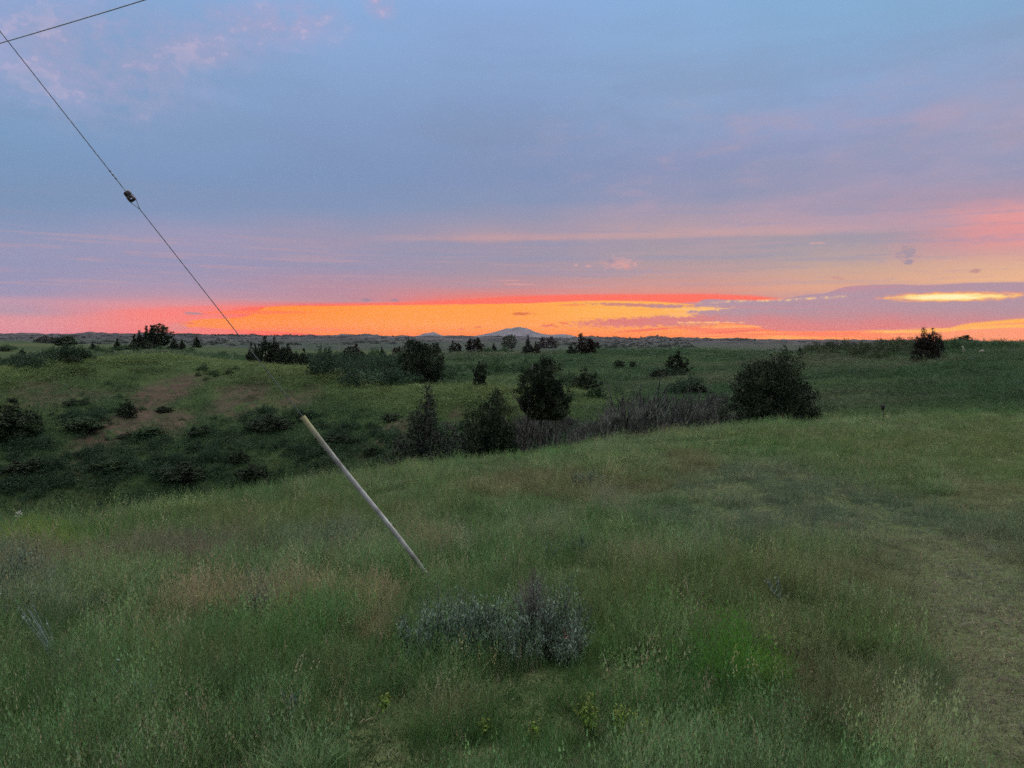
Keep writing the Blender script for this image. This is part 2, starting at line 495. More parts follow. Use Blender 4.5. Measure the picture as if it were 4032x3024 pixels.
# layered thin streaks over the purple zone
st_n = noise(.09, 2.6, 4, 55)
base = mixc(sm(.0, .2, st_n + fine * .3) * sm(1.8, 3, EL) * (1.0 - sm(6, 8, EL)) * .28, base, srgb(206, 158, 160))
st_m = noise(.07, 1.9, 4, 91)
base = mixc(sm(.0, .2, st_m + fine * .3) * sm(3, 5, EL) * (1.0 - sm(8, 11, EL)) * .34, base, srgb(140, 148, 180))

MID = base
# salmon skirt left of the orange band
lw = curve([(0, 1248), (250, 1236), (500, 1218), (700, 1206), (900, 1202), (1100, 1204), (1300, 1204)])
base = mixc(sm(-.10, .14, lw + fine * .12 - EL) * (1.0 - sm(-17, -13, AZ)) * sm(-33, -21, AZ) * .65, base, srgb(250, 122, 114))
sk = curve([(700, 1262), (900, 1212), (1100, 1200), (1300, 1196)])
base = mixc(sm(0, .2, sk + fine * .1 - EL) * sm(-22, -18.5, AZ) * (1.0 - sm(-13, -12, AZ)), base, srgb(255, 104, 84))

# coral line over the orange band
ct = curve([(1100, 1203), (1300, 1196), (1743, 1183), (2123, 1162), (2500, 1157), (2700, 1156), (2900, 1160), (3043, 1170), (3150, 1180), (3250, 1190)])
cbm = curve([(1100, 1225), (2400, 1205), (2700, 1192), (2900, 1180), (3043, 1184), (3250, 1182)])
coral = sm(-.12, .16, ct + fine * .10 - EL) * sm(-.05, .04, EL - cbm) * sm(-19, -12, AZ) * (1.0 - sm(18, 21.5, AZ))
base = mixc(coral, base, srgb(255, 113, 94))

# orange band
to = curve([(560, 1300), (660, 1285), (715, 1272), (790, 1257), (950, 1249), (1010, 1228), (1060, 1208), (1300, 1204), (1680, 1200), (2059, 1194), (2376, 1184), (2550, 1186), (2640, 1192), (2700, 1196), (2760, 1203), (2845, 1222)])
bo = curve([(560, 1286), (660, 1290), (800, 1291), (900, 1297), (1150, 1309), (1300, 1324), (1500, 1345)])
orange = sm(-.05, .06, to + fine * .09 - EL) * sm(-.06, .10, EL - bo - fine * .15) * (1.0 - sm(12.6, 15.2, AZ + fine * 5))
oc = mixc(sm(-22, -4, AZ), srgb(255, 140, 42), srgb(255, 160, 66))
oc = mixc(sm(-2, 9, AZ) * sm(.6, 1.8, EL), oc, srgb(255, 180, 82))
oc = mixc(1.0 - sm(-.1, 1.1, EL), oc, srgb(255, 132, 52))
oc = mixc(sm(.03, .25, noise(.22, 4.5, 4, 77)) * .35, oc, srgb(255, 142, 66))
base = mixc(orange, base, oc)
# coral wedge in the left end
base = mixc(blob(1010, 1230, 210, 7, fine2 * .9, .5, .02) * .9, base, srgb(255, 122, 74))

# purple bank on the right
pt = curve([(2600, 1240), (2700, 1228), (2740, 1200), (2790, 1178), (2974, 1183), (3060, 1180), (3160, 1162), (3250, 1153), (3330, 1129), (3430, 1121), (3518, 1119), (3645, 1122), (3835, 1113), (4032, 1110), (4300, 1105)])
pb = curve([(2600, 1262), (2700, 1264), (2850, 1272), (2980, 1284), (3010, 1298), (3150, 1305), (3400, 1302), (3580, 1300), (3680, 1302), (3850, 1282), (4032, 1260), (4300, 1240)])
bank = sm(-.03, .05, pt + fine * .05 - EL) * sm(-.06, .06, EL - pb + fine * .08) * sm(10.9, 12.2, AZ + fine * 3)
pc = mixc(sm(.7, 2.3, EL + soft_n * .8), srgb(222, 124, 126), srgb(178, 146, 160))
pc = mixc(sm(.0, .25, noise(.10, 3.2, 4, 13)) * .35, pc, srgb(214, 136, 146))
base = mixc(bank, base, pc)
# glow under the bank
under = (1.0 - sm(-.05, .05, EL - pb + fine * .08)) * sm(12.5, 14.5, AZ)
uc = mixc(sm(-.05, .2, noise(.12, 5.5, 4, 23)), srgb(255, 126, 82), srgb(255, 170, 74))
uc = mixc(sm(24, 31, AZ), uc, srgb(255, 152, 104))
base = mixc(under, base, uc)
yl = curve([(3560, 1306), (3700, 1301), (3850, 1290), (4032, 1283), (4300, 1276)])
base = mixc(sm(24.5, 27, AZ) * (1.0 - sm(.03, .16, (EL - yl + fine * .12).abs())), base, srgb(255, 186, 84))
yl2 = curve([(3700, 1299), (3800, 1283), (3900, 1272), (4032, 1262), (4300, 1250)])
base = mixc(sm(27, 30, AZ) * (1.0 - sm(.04, .20, (EL - yl2 + fine * .12).abs())), base, srgb(255, 180, 76))


def dab(x, y, hw, hh, c, k=1.0, a=1.0, tilt=0.0, soft=.5, nz=None):
    global base
    base = mixc(blob(x, y, hw, hh, (nz or fine2) * k, soft, tilt) * a, base, srgb(*c))


# fingers and small clouds in and around the bright band
dab(2530, 1268, 280, 21, (222, 122, 118), 1.6, 1, .03)
dab(2690, 1262, 160, 26, (216, 128, 128), 1.4, .9)
dab(2740, 1216, 120, 9, (255, 192, 112), 2.2, 1, .02)
dab(2680, 1238, 62, 12, (255, 184, 104), 1.8, 1)
dab(2520, 1202, 215, 7, (206, 132, 124), 1.8, .95, -.03)
dab(2620, 1206, 90, 8, (192, 138, 140), 1.6, .9)
dab(2255, 1201, 60, 4, (245, 132, 88), 1.6, .8)
dab(2550, 1299, 125, 5, (246, 106, 78), 1.3, .95, .075)
dab(2720, 1290, 70, 6, (246, 106, 78), 1.6, .7)
dab(2910, 1304, 130, 5, (246, 108, 84), 1.2, .9, .07)
dab(2780, 1270, 110, 4, (255, 186, 124), 3.2, .9)
dab(2870, 1287, 130, 5, (255, 170, 92), 1.6, .9, .02)
dab(2059, 1236, 46, 6, (222, 112, 62), 2.4, .95)
dab(1882, 1288, 20, 4, (236, 118, 62), 1.6, .9)
dab(1815, 1296, 12, 3, (240, 120, 66), 1.6, .8)
dab(2160, 1283, 36, 6, (236, 112, 72), 2.6, .9)
dab(2225, 1272, 22, 4, (240, 118, 76), 2.4, .9)
dab(1180, 1298, 240, 8, (255, 128, 84), 2.0, .6)
dab(760, 1234, 36, 6, (176, 136, 150), 1.8, .85, -.05)
dab(700, 1290, 44, 17, (222, 134, 142), 1.2, .8)
dab(745, 1272, 18, 4, (240, 104, 84), 2, .8)
dab(1442, 1181, 22, 7, (158, 132, 152), 2.2, .7)
dab(1552, 1183, 20, 6, (158, 132, 152), 2.2, .7)
dab(2432, 1036, 58, 22, (216, 162, 162), 3.4, .75, -.08, .8)
dab(2405, 1028, 22, 10, (146, 138, 162), 2.6, .7, 0, .8)
dab(2472, 1048, 24, 10, (224, 160, 154), 2.6, .6, 0, .8)
dab(2268, 1045, 9, 6, (208, 164, 166), 1.5, .8)
dab(2316, 1048, 14, 6, (208, 160, 164), 1.5, .8, -.1)
dab(3578, 1006, 52, 36, (208, 162, 158), 2.8, .5, 0, .8)
dab(3574, 998, 32, 27, (158, 144, 162), 2.8, .8, 0, .8)
dab(3580, 1032, 12, 12, (156, 140, 160), 1.4, .75)
dab(3842, 1067, 20, 7, (190, 144, 138), 1.6, .85)
dab(3300, 1095, 30, 7, (204, 150, 142), 2, .7, -.2)
dab(3218, 957, 26, 5, (214, 164, 158), 2, .6)
dab(2040, 1120, 90, 4, (224, 158, 150), 2.4, .6)
dab(2000, 1104, 60, 3, (222, 158, 152), 2.4, .5)
# ragged bright beads on the left tip of the bank
bd = curve([(2700, 1195), (2900, 1186), (3043, 1183), (3160, 1177), (3260, 1171), (3400, 1163)])
base = mixc(sm(12.5, 17, AZ) * (1.0 - sm(23.2, 24.6, AZ)) * (1.0 - sm(.03, .13, (EL - bd + fine2 * .12).abs())) * sm(-.12, .22, noise(2.1, 2.2, 5, 8, 0, .7)) * .85, base, srgb(255, 204, 140))
# the lit gap in the bank
lens = blob(3745, 1168, 210, 18, fine * .9 + fine2 * .5, .5)
base = mixc(lens * .9, base, srgb(255, 160, 100))
base = mixc(blob(3745, 1169, 180, 13, fine * .8 + fine2 * .4, .4), base, srgb(255, 208, 112))
base = mixc(blob(3735, 1169, 140, 10, fine * .8, .7), base, srgb(255, 246, 186))
base = mixc(blob(3840, 1165, 20, 3, fine2, .5) * .6, base, srgb(246, 200, 110))

# three nested regions, so that plain directions stay cheap to shade
fade = sm(24, 30, EL).max(sm(38, 50, absaz))


def bgn(c):
    n = WN.new('ShaderNodeBackground'); WL.new(c, n.inputs['Color']); n.inputs['Strength'].default_value = SKY_STRENGTH
    return n.outputs[0]


def mixs(f, a, b):
    n = WN.new('ShaderNodeMixShader'); WL.new(f.s, n.inputs[0]); WL.new(a, n.inputs[1]); WL.new(b, n.inputs[2])
    return n.outputs[0]


LOW = base
glow = WN.new('ShaderNodeMix'); glow.data_type = 'RGBA'; glow.blend_type = 'MULTIPLY'; glow.inputs[0].default_value = 1
WL.new(LOW, glow.inputs[6]); WL.new(mixc(sm(0, 3.2, EL), GLOW, (1, 1, 1, 1)), glow.inputs[7])
inner = mixs(EL._m('LESS_THAN', 9.0), bgn(mixc(fade, MID, CHEAP)), bgn(mixc(fade, glow.outputs[2], CHEAP)))
win = absaz._m('LESS_THAN', 50.0) * EL._m('LESS_THAN', 30.0) * EL._m('GREATER_THAN', -1.2)
wo = WN.new('ShaderNodeOutputWorld'); WL.new(mixs(win, bgn(CHEAP), inner), wo.inputs['Surface'])
world.cycles.sampling_method = 'MANUAL'; world.cycles.sample_map_resolution = 512

sun_d = bpy.data.lights.new("sun", 'SUN'); sun_d.energy = SUN_POWER; sun_d.angle = math.radians(12); sun_d.color = (1, .62, .38)
sun = bpy.data.objects.new("sun", sun_d); col.objects.link(sun)
a_, e_ = math.radians(SUN_AZ), math.radians(SUN_EL)
sd = Vector((math.sin(a_) * math.cos(e_), math.cos(a_) * math.cos(e_), math.sin(e_)))
sun.rotation_euler = sd.to_track_quat('Z', 'Y').to_euler(); sun.location = (0, 0, 40)
scene.view_settings.view_transform = 'Standard'; scene.view_settings.look = 'None'
scene.view_settings.exposure = 0; scene.view_settings.gamma = 1
# ------------------------------------------------------------------ ground sheet
def polar_grid():
    az = np.concatenate([np.linspace(-180, -60, 24, endpoint=False), np.linspace(-60, -38, 36, endpoint=False),
                         np.linspace(-38, 38, 620, endpoint=False), np.linspace(38, 60, 36, endpoint=False),
                         np.linspace(60, 180, 24, endpoint=False)])
    r = np.concatenate([np.geomspace(.35, 9, 60, endpoint=False), np.linspace(9, 30, 100, endpoint=False),
                        np.geomspace(30, 300, 190, endpoint=False), np.geomspace(300, 1200, 30, endpoint=False),
                        np.geomspace(1200, 3600, 70, endpoint=False), np.geomspace(3600, 6850, 12)])
    return az, r


gaz, gr = polar_grid()
A, Rr = np.meshgrid(np.radians(gaz), gr, indexing='ij')
gx = (np.sin(A) * Rr).ravel(); gy = (np.cos(A) * Rr).ravel()
gzv = ground_z(gx, gy)
na, nr = len(gaz), len(gr)
verts = np.stack([gx, gy, gzv], 1)
verts = np.vstack([verts, [[0, 0, gz(0, .01)]]])
i = np.arange(na)[:, None]; j = np.arange(nr - 1)[None, :]
i2 = (i + 1) % na
quads = np.stack([i * nr + j, i * nr + j + 1, i2 * nr + j + 1, i2 * nr + j], -1)[..., ::-1].reshape(-1, 4)
c = na * nr
tri = np.stack([np.full(na, c), np.arange(na) * nr, ((np.arange(na) + 1) % na) * nr], 1)[:, ::-1]
ff = np.concatenate([quads.ravel(), tri.ravel()])
ss = np.concatenate([np.full(len(quads), 4), np.full(len(tri), 3)])

# bare earth on the ravine side, from where it shows: (x, y, half width, half height, strength)
DIRT = [(640, 1540, 75, 35, 1), (600, 1580, 75, 40, 1.1), (560, 1630, 100, 40, 1), (480, 1680, 75, 35, .9), (400, 1725, 75, 28, .9), (330, 1775, 60, 24, .7), (700, 1500, 70, 22, .8), (680, 1660, 60, 35, .8),
        (760, 1500, 80, 18, .6), (950, 1560, 80, 50, .8), (880, 1600, 60, 26, .6), (1180, 1570, 75, 20, .7), (1230, 1548, 40, 14, .6), (120, 1530, 90, 30, .55), (220, 1560, 120, 26, .55),
        (1560, 1680, 40, 26, 1), (1510, 1720, 32, 30, .9), (1580, 1665, 30, 16, .8), (1790, 1650, 40, 20, .9), (1760, 1690, 60, 24, .5), (1450, 1775, 60, 18, .5), (300, 1800, 60, 24, .5), (330, 1830, 60, 24, .4)]


def to_pixel(x, y, z):
    v = (np.stack([x, y, z - CAM_H], -1)) @ R
    return 2016 + F * v[..., 0] / -v[..., 2], 1512 - F * v[..., 1] / -v[..., 2]


_D = []
for (px, py, hw, hh, s) in DIRT:
    X0, Y0, R0 = hit(px, py, 24, 130)
    xa, ya, ra = hit(px, py - hh, 24, 130)
    _D.append((X0, Y0, R0, hw * 1.3 * R0 / F, max(abs(ra - R0) * 1.35, 1.6), s * 1.1))


def dirt_at(x, y):
    m = np.zeros(len(x))
    for (X0, Y0, R0, w, l, s) in _D:
        ux, uy = X0 / R0, Y0 / R0
        u = (x - X0) * uy - (y - Y0) * ux; v = (x - X0) * ux + (y - Y0) * uy
        d = np.sqrt((u / w) ** 2 + (v / l) ** 2) + .55 * fbm(x * .45, y * .45, 33, 4)
        m = np.maximum(m, s * (1 - sstep(.45, 1.25, d)))
    r = np.hypot(x, y)
    return np.clip(m, 0, 1)


dirt = np.zeros(len(verts), np.float32)
sel = np.hypot(verts[:, 0], verts[:, 1]) < 140
dirt[sel] = dirt_at(verts[sel, 0], verts[sel, 1])

gm, nt, gb = new_mat("prairie_ground")
N, L = nt.nodes, nt.links


def gnoise(scale, detail=5, rough=.6, vec=None):
    n = N.new('ShaderNodeTexNoise'); n.inputs['Scale'].default_value = scale
    n.inputs['Detail'].default_value = detail; n.inputs['Roughness'].default_value = rough
    L.new(vec or gpos.outputs['Position'], n.inputs['Vector']); return n.outputs['Fac']


def gramp(sock, stops):
    cr = N.new('ShaderNodeValToRGB'); e = cr.color_ramp.elements
    e[0].position, e[0].color = stops[0][0], (*stops[0][1], 1)
    e[1].position, e[1].color = stops[-1][0], (*stops[-1][1], 1)
    for p, c_ in stops[1:-1]:
        q = e.new(p); q.color = (*c_, 1)
    L.new(sock, cr.inputs['Fac']); return cr.outputs['Color']


def gmix(f, a, b):
    n = N.new('ShaderNodeMix'); n.data_type = 'RGBA'
    if isinstance(f, float): n.inputs[0].default_value = f
    else: L.new(f, n.inputs[0])
    for k, v in ((6, a), (7, b)):
        if isinstance(v, tuple): n.inputs[k].default_value = (*v, 1)
        else: L.new(v, n.inputs[k])
    return n.outputs[2]


def grange(sock, a, b, lo=0.0, hi=1.0):
    n = N.new('ShaderNodeMapRange'); n.interpolation_type = 'SMOOTHSTEP'
    L.new(sock, n.inputs['Value'])
    for k, v in (('From Min', a), ('From Max', b), ('To Min', lo), ('To Max', hi)): n.inputs[k].default_value = v
    return n.outputs['Result']


gpos = N.new('ShaderNodeNewGeometry')
ln = N.new('ShaderNodeVectorMath'); ln.operation = 'LENGTH'
L.new(gpos.outputs['Position'], ln.inputs[0])
dist = ln.outputs['Value']
near_c = gramp(gnoise(1.3, 6, .65), [(.3, (.05, .065, .028)), (.5, (.075, .10, .040)), (.62, (.10, .115, .05)), (.75, (.14, .13, .07))])
fine_c = gramp(gnoise(16, 6, .75), [(.3, (.030, .040, .018)), (.46, (.07, .09, .035)), (.56, (.12, .14, .06)), (.7, (.20, .19, .11))])
near_c = gmix(.55, near_c, fine_c)
mid_c = gramp(gnoise(.22, 8, .68), [(.28, (.016, .028, .013)), (.42, (.030, .052, .018)), (.55, (.048, .075, .025)), (.72, (.085, .09, .04))])
field_c = gramp(gnoise(.05, 7, .65), [(.3, (.024, .038, .016)), (.5, (.038, .055, .020)), (.7, (.06, .066, .028))])
mp = N.new('ShaderNodeMapping'); mp.inputs['Scale'].default_value = (1, .35, 3)
L.new(gpos.outputs['Position'], mp.inputs['Vector'])
far_c = gramp(gnoise(.014, 10, .75, mp.outputs[0]), [(.3, (.006, .009, .009)), (.44, (.014, .017, .017)), (.52, (.032, .030, .031)), (.6, (.07, .06, .062)), (.75, (.12, .10, .10))])
plain_c = gramp(gnoise(.012, 6, .6), [(.3, (.018, .028, .020)), (.7, (.034, .044, .028))])
gc = gmix(grange(dist, 24, 34), near_c, mid_c)
gc = gmix(grange(dist, 85, 130), gc, field_c)
gc = gmix(grange(dist, 300, 500), gc, plain_c)
gc = gmix(grange(dist, 1700, 2300), gc, far_c)
at_ = N.new('ShaderNodeAttribute'); at_.attribute_name = 'dirt'
dirt_c = gramp(gnoise(.9, 8, .7), [(.3, (.028, .030, .018)), (.46, (.060, .044, .031)), (.68, (.108, .072, .055))])
brk = N.new('ShaderNodeMath'); brk.operation = 'MULTIPLY'
L.new(at_.outputs['Fac'], brk.inputs[0]); L.new(grange(gnoise(.8, 8, .75), .34, .52), brk.inputs[1])
gc = gmix(brk.outputs[0], gc, dirt_c)
L.new(gc, gb.inputs['Base Color'])
gb.inputs['Roughness'].default_value = .95; gb.inputs['Specular IOR Level'].default_value = .05
bp = N.new('ShaderNodeBump'); bp.inputs['Strength'].default_value = .9; bp.inputs['Distance'].default_value = .25
L.new(gnoise(1.1, 8, .75), bp.inputs['Height']); L.new(bp.outputs['Normal'], gb.inputs['Normal'])

gme = mesh_np("ground", verts, ff, ss, gm, True)
a_d = gme.attributes.new('dirt', 'FLOAT', 'POINT'); a_d.data.foreach_set('value', dirt)
ground = tag(obj("ground", gme), "rolling prairie ground dropping into a grassy ravine", kind='structure')

# ------------------------------------------------------------------ far mountains
def mountain(name, label, pts, dist_, depth, mat):
    az_ = np.array([aztan(*p)[0] for p in pts]); tn = np.array([aztan(*p)[1] for p in pts])
    a = np.linspace(az_[0], az_[-1], 220)
    zt = np.interp(a, az_, tn)
    zb = -12.0
    n = 26
    vs = []
    # the profile is a ridge: slopes fall to the plain in front and behind
    for k in range(n):
        s = (k / (n - 1)) * 2 - 1
        rr = dist_ + s * depth
        hgt = (1 - abs(s)) ** 1.25
        top = CAM_H + zt * dist_ - zb
        e = fbm(a * 2.2 + 3, np.full_like(a, s * 2.0), 41, 5)
        z = zb + top * np.clip(hgt * (1 + .22 * e * min(1, abs(s) * 3)), 0, 1.0)
        if abs(s) > .02: z = np.minimum(z, zb + top * (1 - .45 * abs(s)))
        vs.append(np.stack([np.sin(np.radians(a)) * rr, np.cos(np.radians(a)) * rr, z], 1))
    # crest row
    v = np.vstack(vs); m = len(a)
    i = np.arange(n - 1)[:, None]; j = np.arange(m - 1)[None, :]
    q = np.stack([i * m + j, i * m + j + 1, (i + 1) * m + j + 1, (i + 1) * m + j], -1).reshape(-1, 4)
    me = mesh_np(name, v, q.ravel(), np.full(len(q), 4), mat, True)
    return tag(obj(name, me), label, kind='structure')


mm = noisy_mat("mountain_rock", (.05, .05, .06), (.105, .095, .11), .012, coord='Object', detail=8)
mountain("mountain", "broad flat-topped blue mountain on the horizon",
         [(1850, 1329), (1868, 1323), (1925, 1311), (1958, 1303), (1980, 1296), (1995, 1290), (2011, 1291), (2030, 1287), (2047, 1285), (2072, 1289), (2088, 1296), (2100, 1303), (2133, 1313), (2165, 1317), (2190, 1316), (2218, 1314), (2245, 1318), (2271, 1325), (2290, 1330)], 6150, 420, mm)
mountain("hill", "small peaked hill on the horizon left of the mountain",
         [(1620, 1326), (1640, 1322), (1653, 1319), (1669, 1312), (1690, 1309), (1706, 1306), (1716, 1309), (1730, 1316), (1750, 1322), (1775, 1326)], 6000, 260, mm)

# ------------------------------------------------------------------ the air
hb = 6900.0
lo_, hi_ = float(gzv.min()) - 14.0, 112.0
hv = [(-hb, -hb, lo_), (hb, -hb, lo_), (hb, hb, lo_), (-hb, hb, lo_), (-hb, -hb, hi_), (hb, -hb, hi_), (hb, hb, hi_), (-hb, hb, hi_)]
hf = [(3, 2, 1, 0), (4, 5, 6, 7), (0, 1, 5, 4), (1, 2, 6, 5), (2, 3, 7, 6), (3, 0, 4, 7)]
hm = bpy.data.materials.new("haze"); hm.use_nodes = True
for n in list(hm.node_tree.nodes):
    if n.type != 'OUTPUT_MATERIAL': hm.node_tree.nodes.remove(n)
pv = hm.node_tree.nodes.new('ShaderNodeVolumePrincipled')
pv.inputs['Color'].default_value = (.98, .92, .98, 1); pv.inputs['Density'].default_value = HAZE
pv.inputs['Anisotropy'].default_value = 0.4
hm.node_tree.links.new(pv.outputs[0], hm.node_tree.nodes['Material Output'].inputs['Volume'])
if HAZE > 0:
    haze = tag(obj("haze", mesh_np("haze", hv, [q for f in hf for q in f], [4] * 6, hm)), "thin evening air fading the far land", kind='stuff')
cy = scene.cycles
cy.volume_bounces = 0; cy.max_bounces = 4; cy.diffuse_bounces = 2
cy.use_adaptive_sampling = True; cy.adaptive_threshold = .035; cy.adaptive_min_samples = 56; cy.use_denoising = False; cy.transparent_max_bounces = 12
# ------------------------------------------------------------------ grass and ground cover
def blade_clump(name, n, h, spread, w, lean, seed, mat, heads=0.0, segs=3, stiff=.5, radial=False):
    g = np.random.default_rng(seed)
    vs, fs, ss_ = [], [], []; base_ = 0
    for k in range(n):
        a = g.uniform(0, 2 * math.pi); rr = spread * math.sqrt(g.uniform(0, 1))
        x0, y0 = rr * math.cos(a), rr * math.sin(a)
        hh = h * g.uniform(.45, 1.1); ww = w * g.uniform(.6, 1.3)
        la = a + g.normal(0, .4) if radial else g.uniform(0, 2 * math.pi); ll = lean * hh * g.uniform(.1, 1.2)
        fa = g.uniform(0, math.pi); fx, fy = math.cos(fa) * ww / 2, math.sin(fa) * ww / 2
        row = []
        for s in range(segs + 1):
            t = s / segs
            px = x0 + math.cos(la) * ll * t ** (1 + stiff * 2); py = y0 + math.sin(la) * ll * t ** (1 + stiff * 2)
            pz = hh * (t - .12 * lean * t * t) - .02
            k_ = (1 - t) ** .7
            if s < segs:
                row += [(px - fx * k_, py - fy * k_, pz), (px + fx * k_, py + fy * k_, pz)]
            else:
                row += [(px, py, pz)]
        vs += row
        for s in range(segs - 1):
            b = base_ + 2 * s
            fs += [b, b + 1, b + 3, b + 2]; ss_.append(4)
        b = base_ + 2 * (segs - 1)
        fs += [b, b + 1, b + 2]; ss_.append(3)
        base_ += len(row)
        if g.uniform() < heads:       # seed head: a slim spindle of small faces
            tx, ty, tz = row[-1]
            for q in range(7):
                u = q / 7
                cx, cy, cz = tx + g.normal(0, .006), ty + g.normal(0, .006), tz - .015 + .10 * u
                s2 = .0032 * (1.2 - u)
                b2 = g.uniform(0, math.pi)
                vs += [(cx - s2 * math.cos(b2), cy - s2 * math.sin(b2), cz), (cx + s2 * math.cos(b2), cy + s2 * math.sin(b2), cz), (cx, cy, cz + .016)]
                fs += [base_, base_ + 1, base_ + 2]; ss_.append(3); base_ += 3
    return obj(name, mesh_np(name, vs, fs, ss_, mat), link=False)


def leafy_clump(name, n, r, h, leaf, seed, mat):
    """low broad-leaved brush: leaf-sized faces spread through a ragged dome"""
    g = np.random.default_rng(seed)
    a = g.uniform(0, 2 * np.pi, n); u = g.uniform(0, 1, n) ** .5
    lob = 1 + .35 * np.sin(a * 3 + seed) + .2 * np.sin(a * 5 + 2 * seed)
    rr = r * u * lob
    top = h * np.sqrt(np.clip(1 - u ** 2, 0.03, 1)) * (1 + .35 * np.sin(rr * 9 / r + a * 2))
    z = top * g.uniform(.15, 1.08, n)
    P = np.stack([rr * np.cos(a), rr * np.sin(a), z], 1)
    return obj(name, leaves_mesh(name, P, leaf, g, mat), link=False)


def leaves_mesh(name, P, leaf, g, mat, up=0.25):
    n = len(P)
    d1 = g.normal(0, 1, (n, 3)); d1[:, 2] += up * 2; d1 /= np.linalg.norm(d1, axis=1)[:, None]
    d2 = np.cross(d1, g.normal(0, 1, (n, 3))); d2 /= np.linalg.norm(d2, axis=1)[:, None]
    L = (leaf * g.uniform(.6, 1.4, n))[:, None] if np.isscalar(leaf) else (leaf * g.uniform(.6, 1.4, n))[:, None]
    v = np.stack([P - d1 * L, P - d2 * L * .38, P + d1 * L, P + d2 * L * .38], 1).reshape(-1, 3)
    return mesh_np(name, v, np.arange(n * 4), np.full(n, 4), mat)


def inst_mat(name, scale=6.0, trans=.35, rough=.75, vary=.28, nscale=9.0):
    """leaf material whose colour is the plant's own tint"""
    m, nt, b = new_mat(name)
    N, L = nt.nodes, nt.links
    at = N.new('ShaderNodeAttribute'); at.attribute_type = 'INSTANCER'; at.attribute_name = 'tint'
    g = N.new('ShaderNodeNewGeometry')
    no = N.new('ShaderNodeTexNoise'); no.inputs['Scale'].default_value = nscale; no.inputs['Detail'].default_value = 3
    L.new(g.outputs['Position'], no.inputs['Vector'])
    ri = N.new('ShaderNodeMath'); ri.operation = 'ADD'
    L.new(no.outputs['Fac'], ri.inputs[0])
    isl = N.new('ShaderNodeMath'); isl.operation = 'MULTIPLY'; isl.inputs[1].default_value = .5
    L.new(g.outputs['Random Per Island'], isl.inputs[0]); L.new(isl.outputs[0], ri.inputs[1])
    mr = N.new('ShaderNodeMapRange'); mr.inputs['From Min'].default_value = .3; mr.inputs['From Max'].default_value = 1.2
    mr.inputs['To Min'].default_value = 1 - vary; mr.inputs['To Max'].default_value = 1 + vary * 1.5
    L.new(ri.outputs[0], mr.inputs['Value'])
    hs = N.new('ShaderNodeHueSaturation')
    L.new(mr.outputs['Result'], hs.inputs['Value']); L.new(at.outputs['Color'], hs.inputs['Color'])
    L.new(hs.outputs['Color'], b.inputs['Base Color']); b.inputs['Roughness'].default_value = rough
    b.inputs['Specular IOR Level'].default_value = .2
    tr = N.new('ShaderNodeBsdfTranslucent'); L.new(hs.outputs['Color'], tr.inputs['Color'])
    mx = N.new('ShaderNodeMixShader'); mx.inputs[0].default_value = trans
    L.new(b.outputs[0], mx.inputs[1]); L.new(tr.outputs[0], mx.inputs[2])
    L.new(mx.outputs[0], N['Material Output'].inputs['Surface'])
    return m


grass_m = inst_mat("grass_blade")
brush_m = inst_mat("brush_leaf", trans=.2, vary=.4, nscale=2.5)

# prototype kinds, kept out of the scene and only spread over the ground
PROTO = bpy.data.collections.new("grass_prototypes")
protos = [
    blade_clump("a0_fine", 26, .12, .10, .0038, .55, 1, grass_m),
    blade_clump("a1_fine", 22, .16, .11, .0038, .45, 2, grass_m, .15),
    blade_clump("a2_short", 30, .065, .12, .0042, .8, 3, grass_m),
    blade_clump("a3_tall", 14, .27, .08, .0034, .4, 4, grass_m, .45),
    blade_clump("a4_tall", 16, .22, .10, .0038, .6, 5, grass_m, .3),
    blade_clump("a5_mat", 40, .045, .13, .0045, 1.0, 6, grass_m),
    blade_clump("a7_tuft", 60, .15, .05, .004, .75, 8, grass_m, .06, radial=True),
    leafy_clump("a6_forb", 120, .09, .09, .008, 7, grass_m),
]
for o in protos: PROTO.objects.link(o)
BRUSH = bpy.data.collections.new("brush_prototypes")
for o in [leafy_clump("b0_brush", 2300, .9, 1.0, .06, 11, brush_m), leafy_clump("b1_brush", 2200, 1.0, .7, .055, 12, brush_m),
          leafy_clump("b2_brush", 2400, .8, 1.3, .06, 13, brush_m)]:
    BRUSH.objects.link(o)


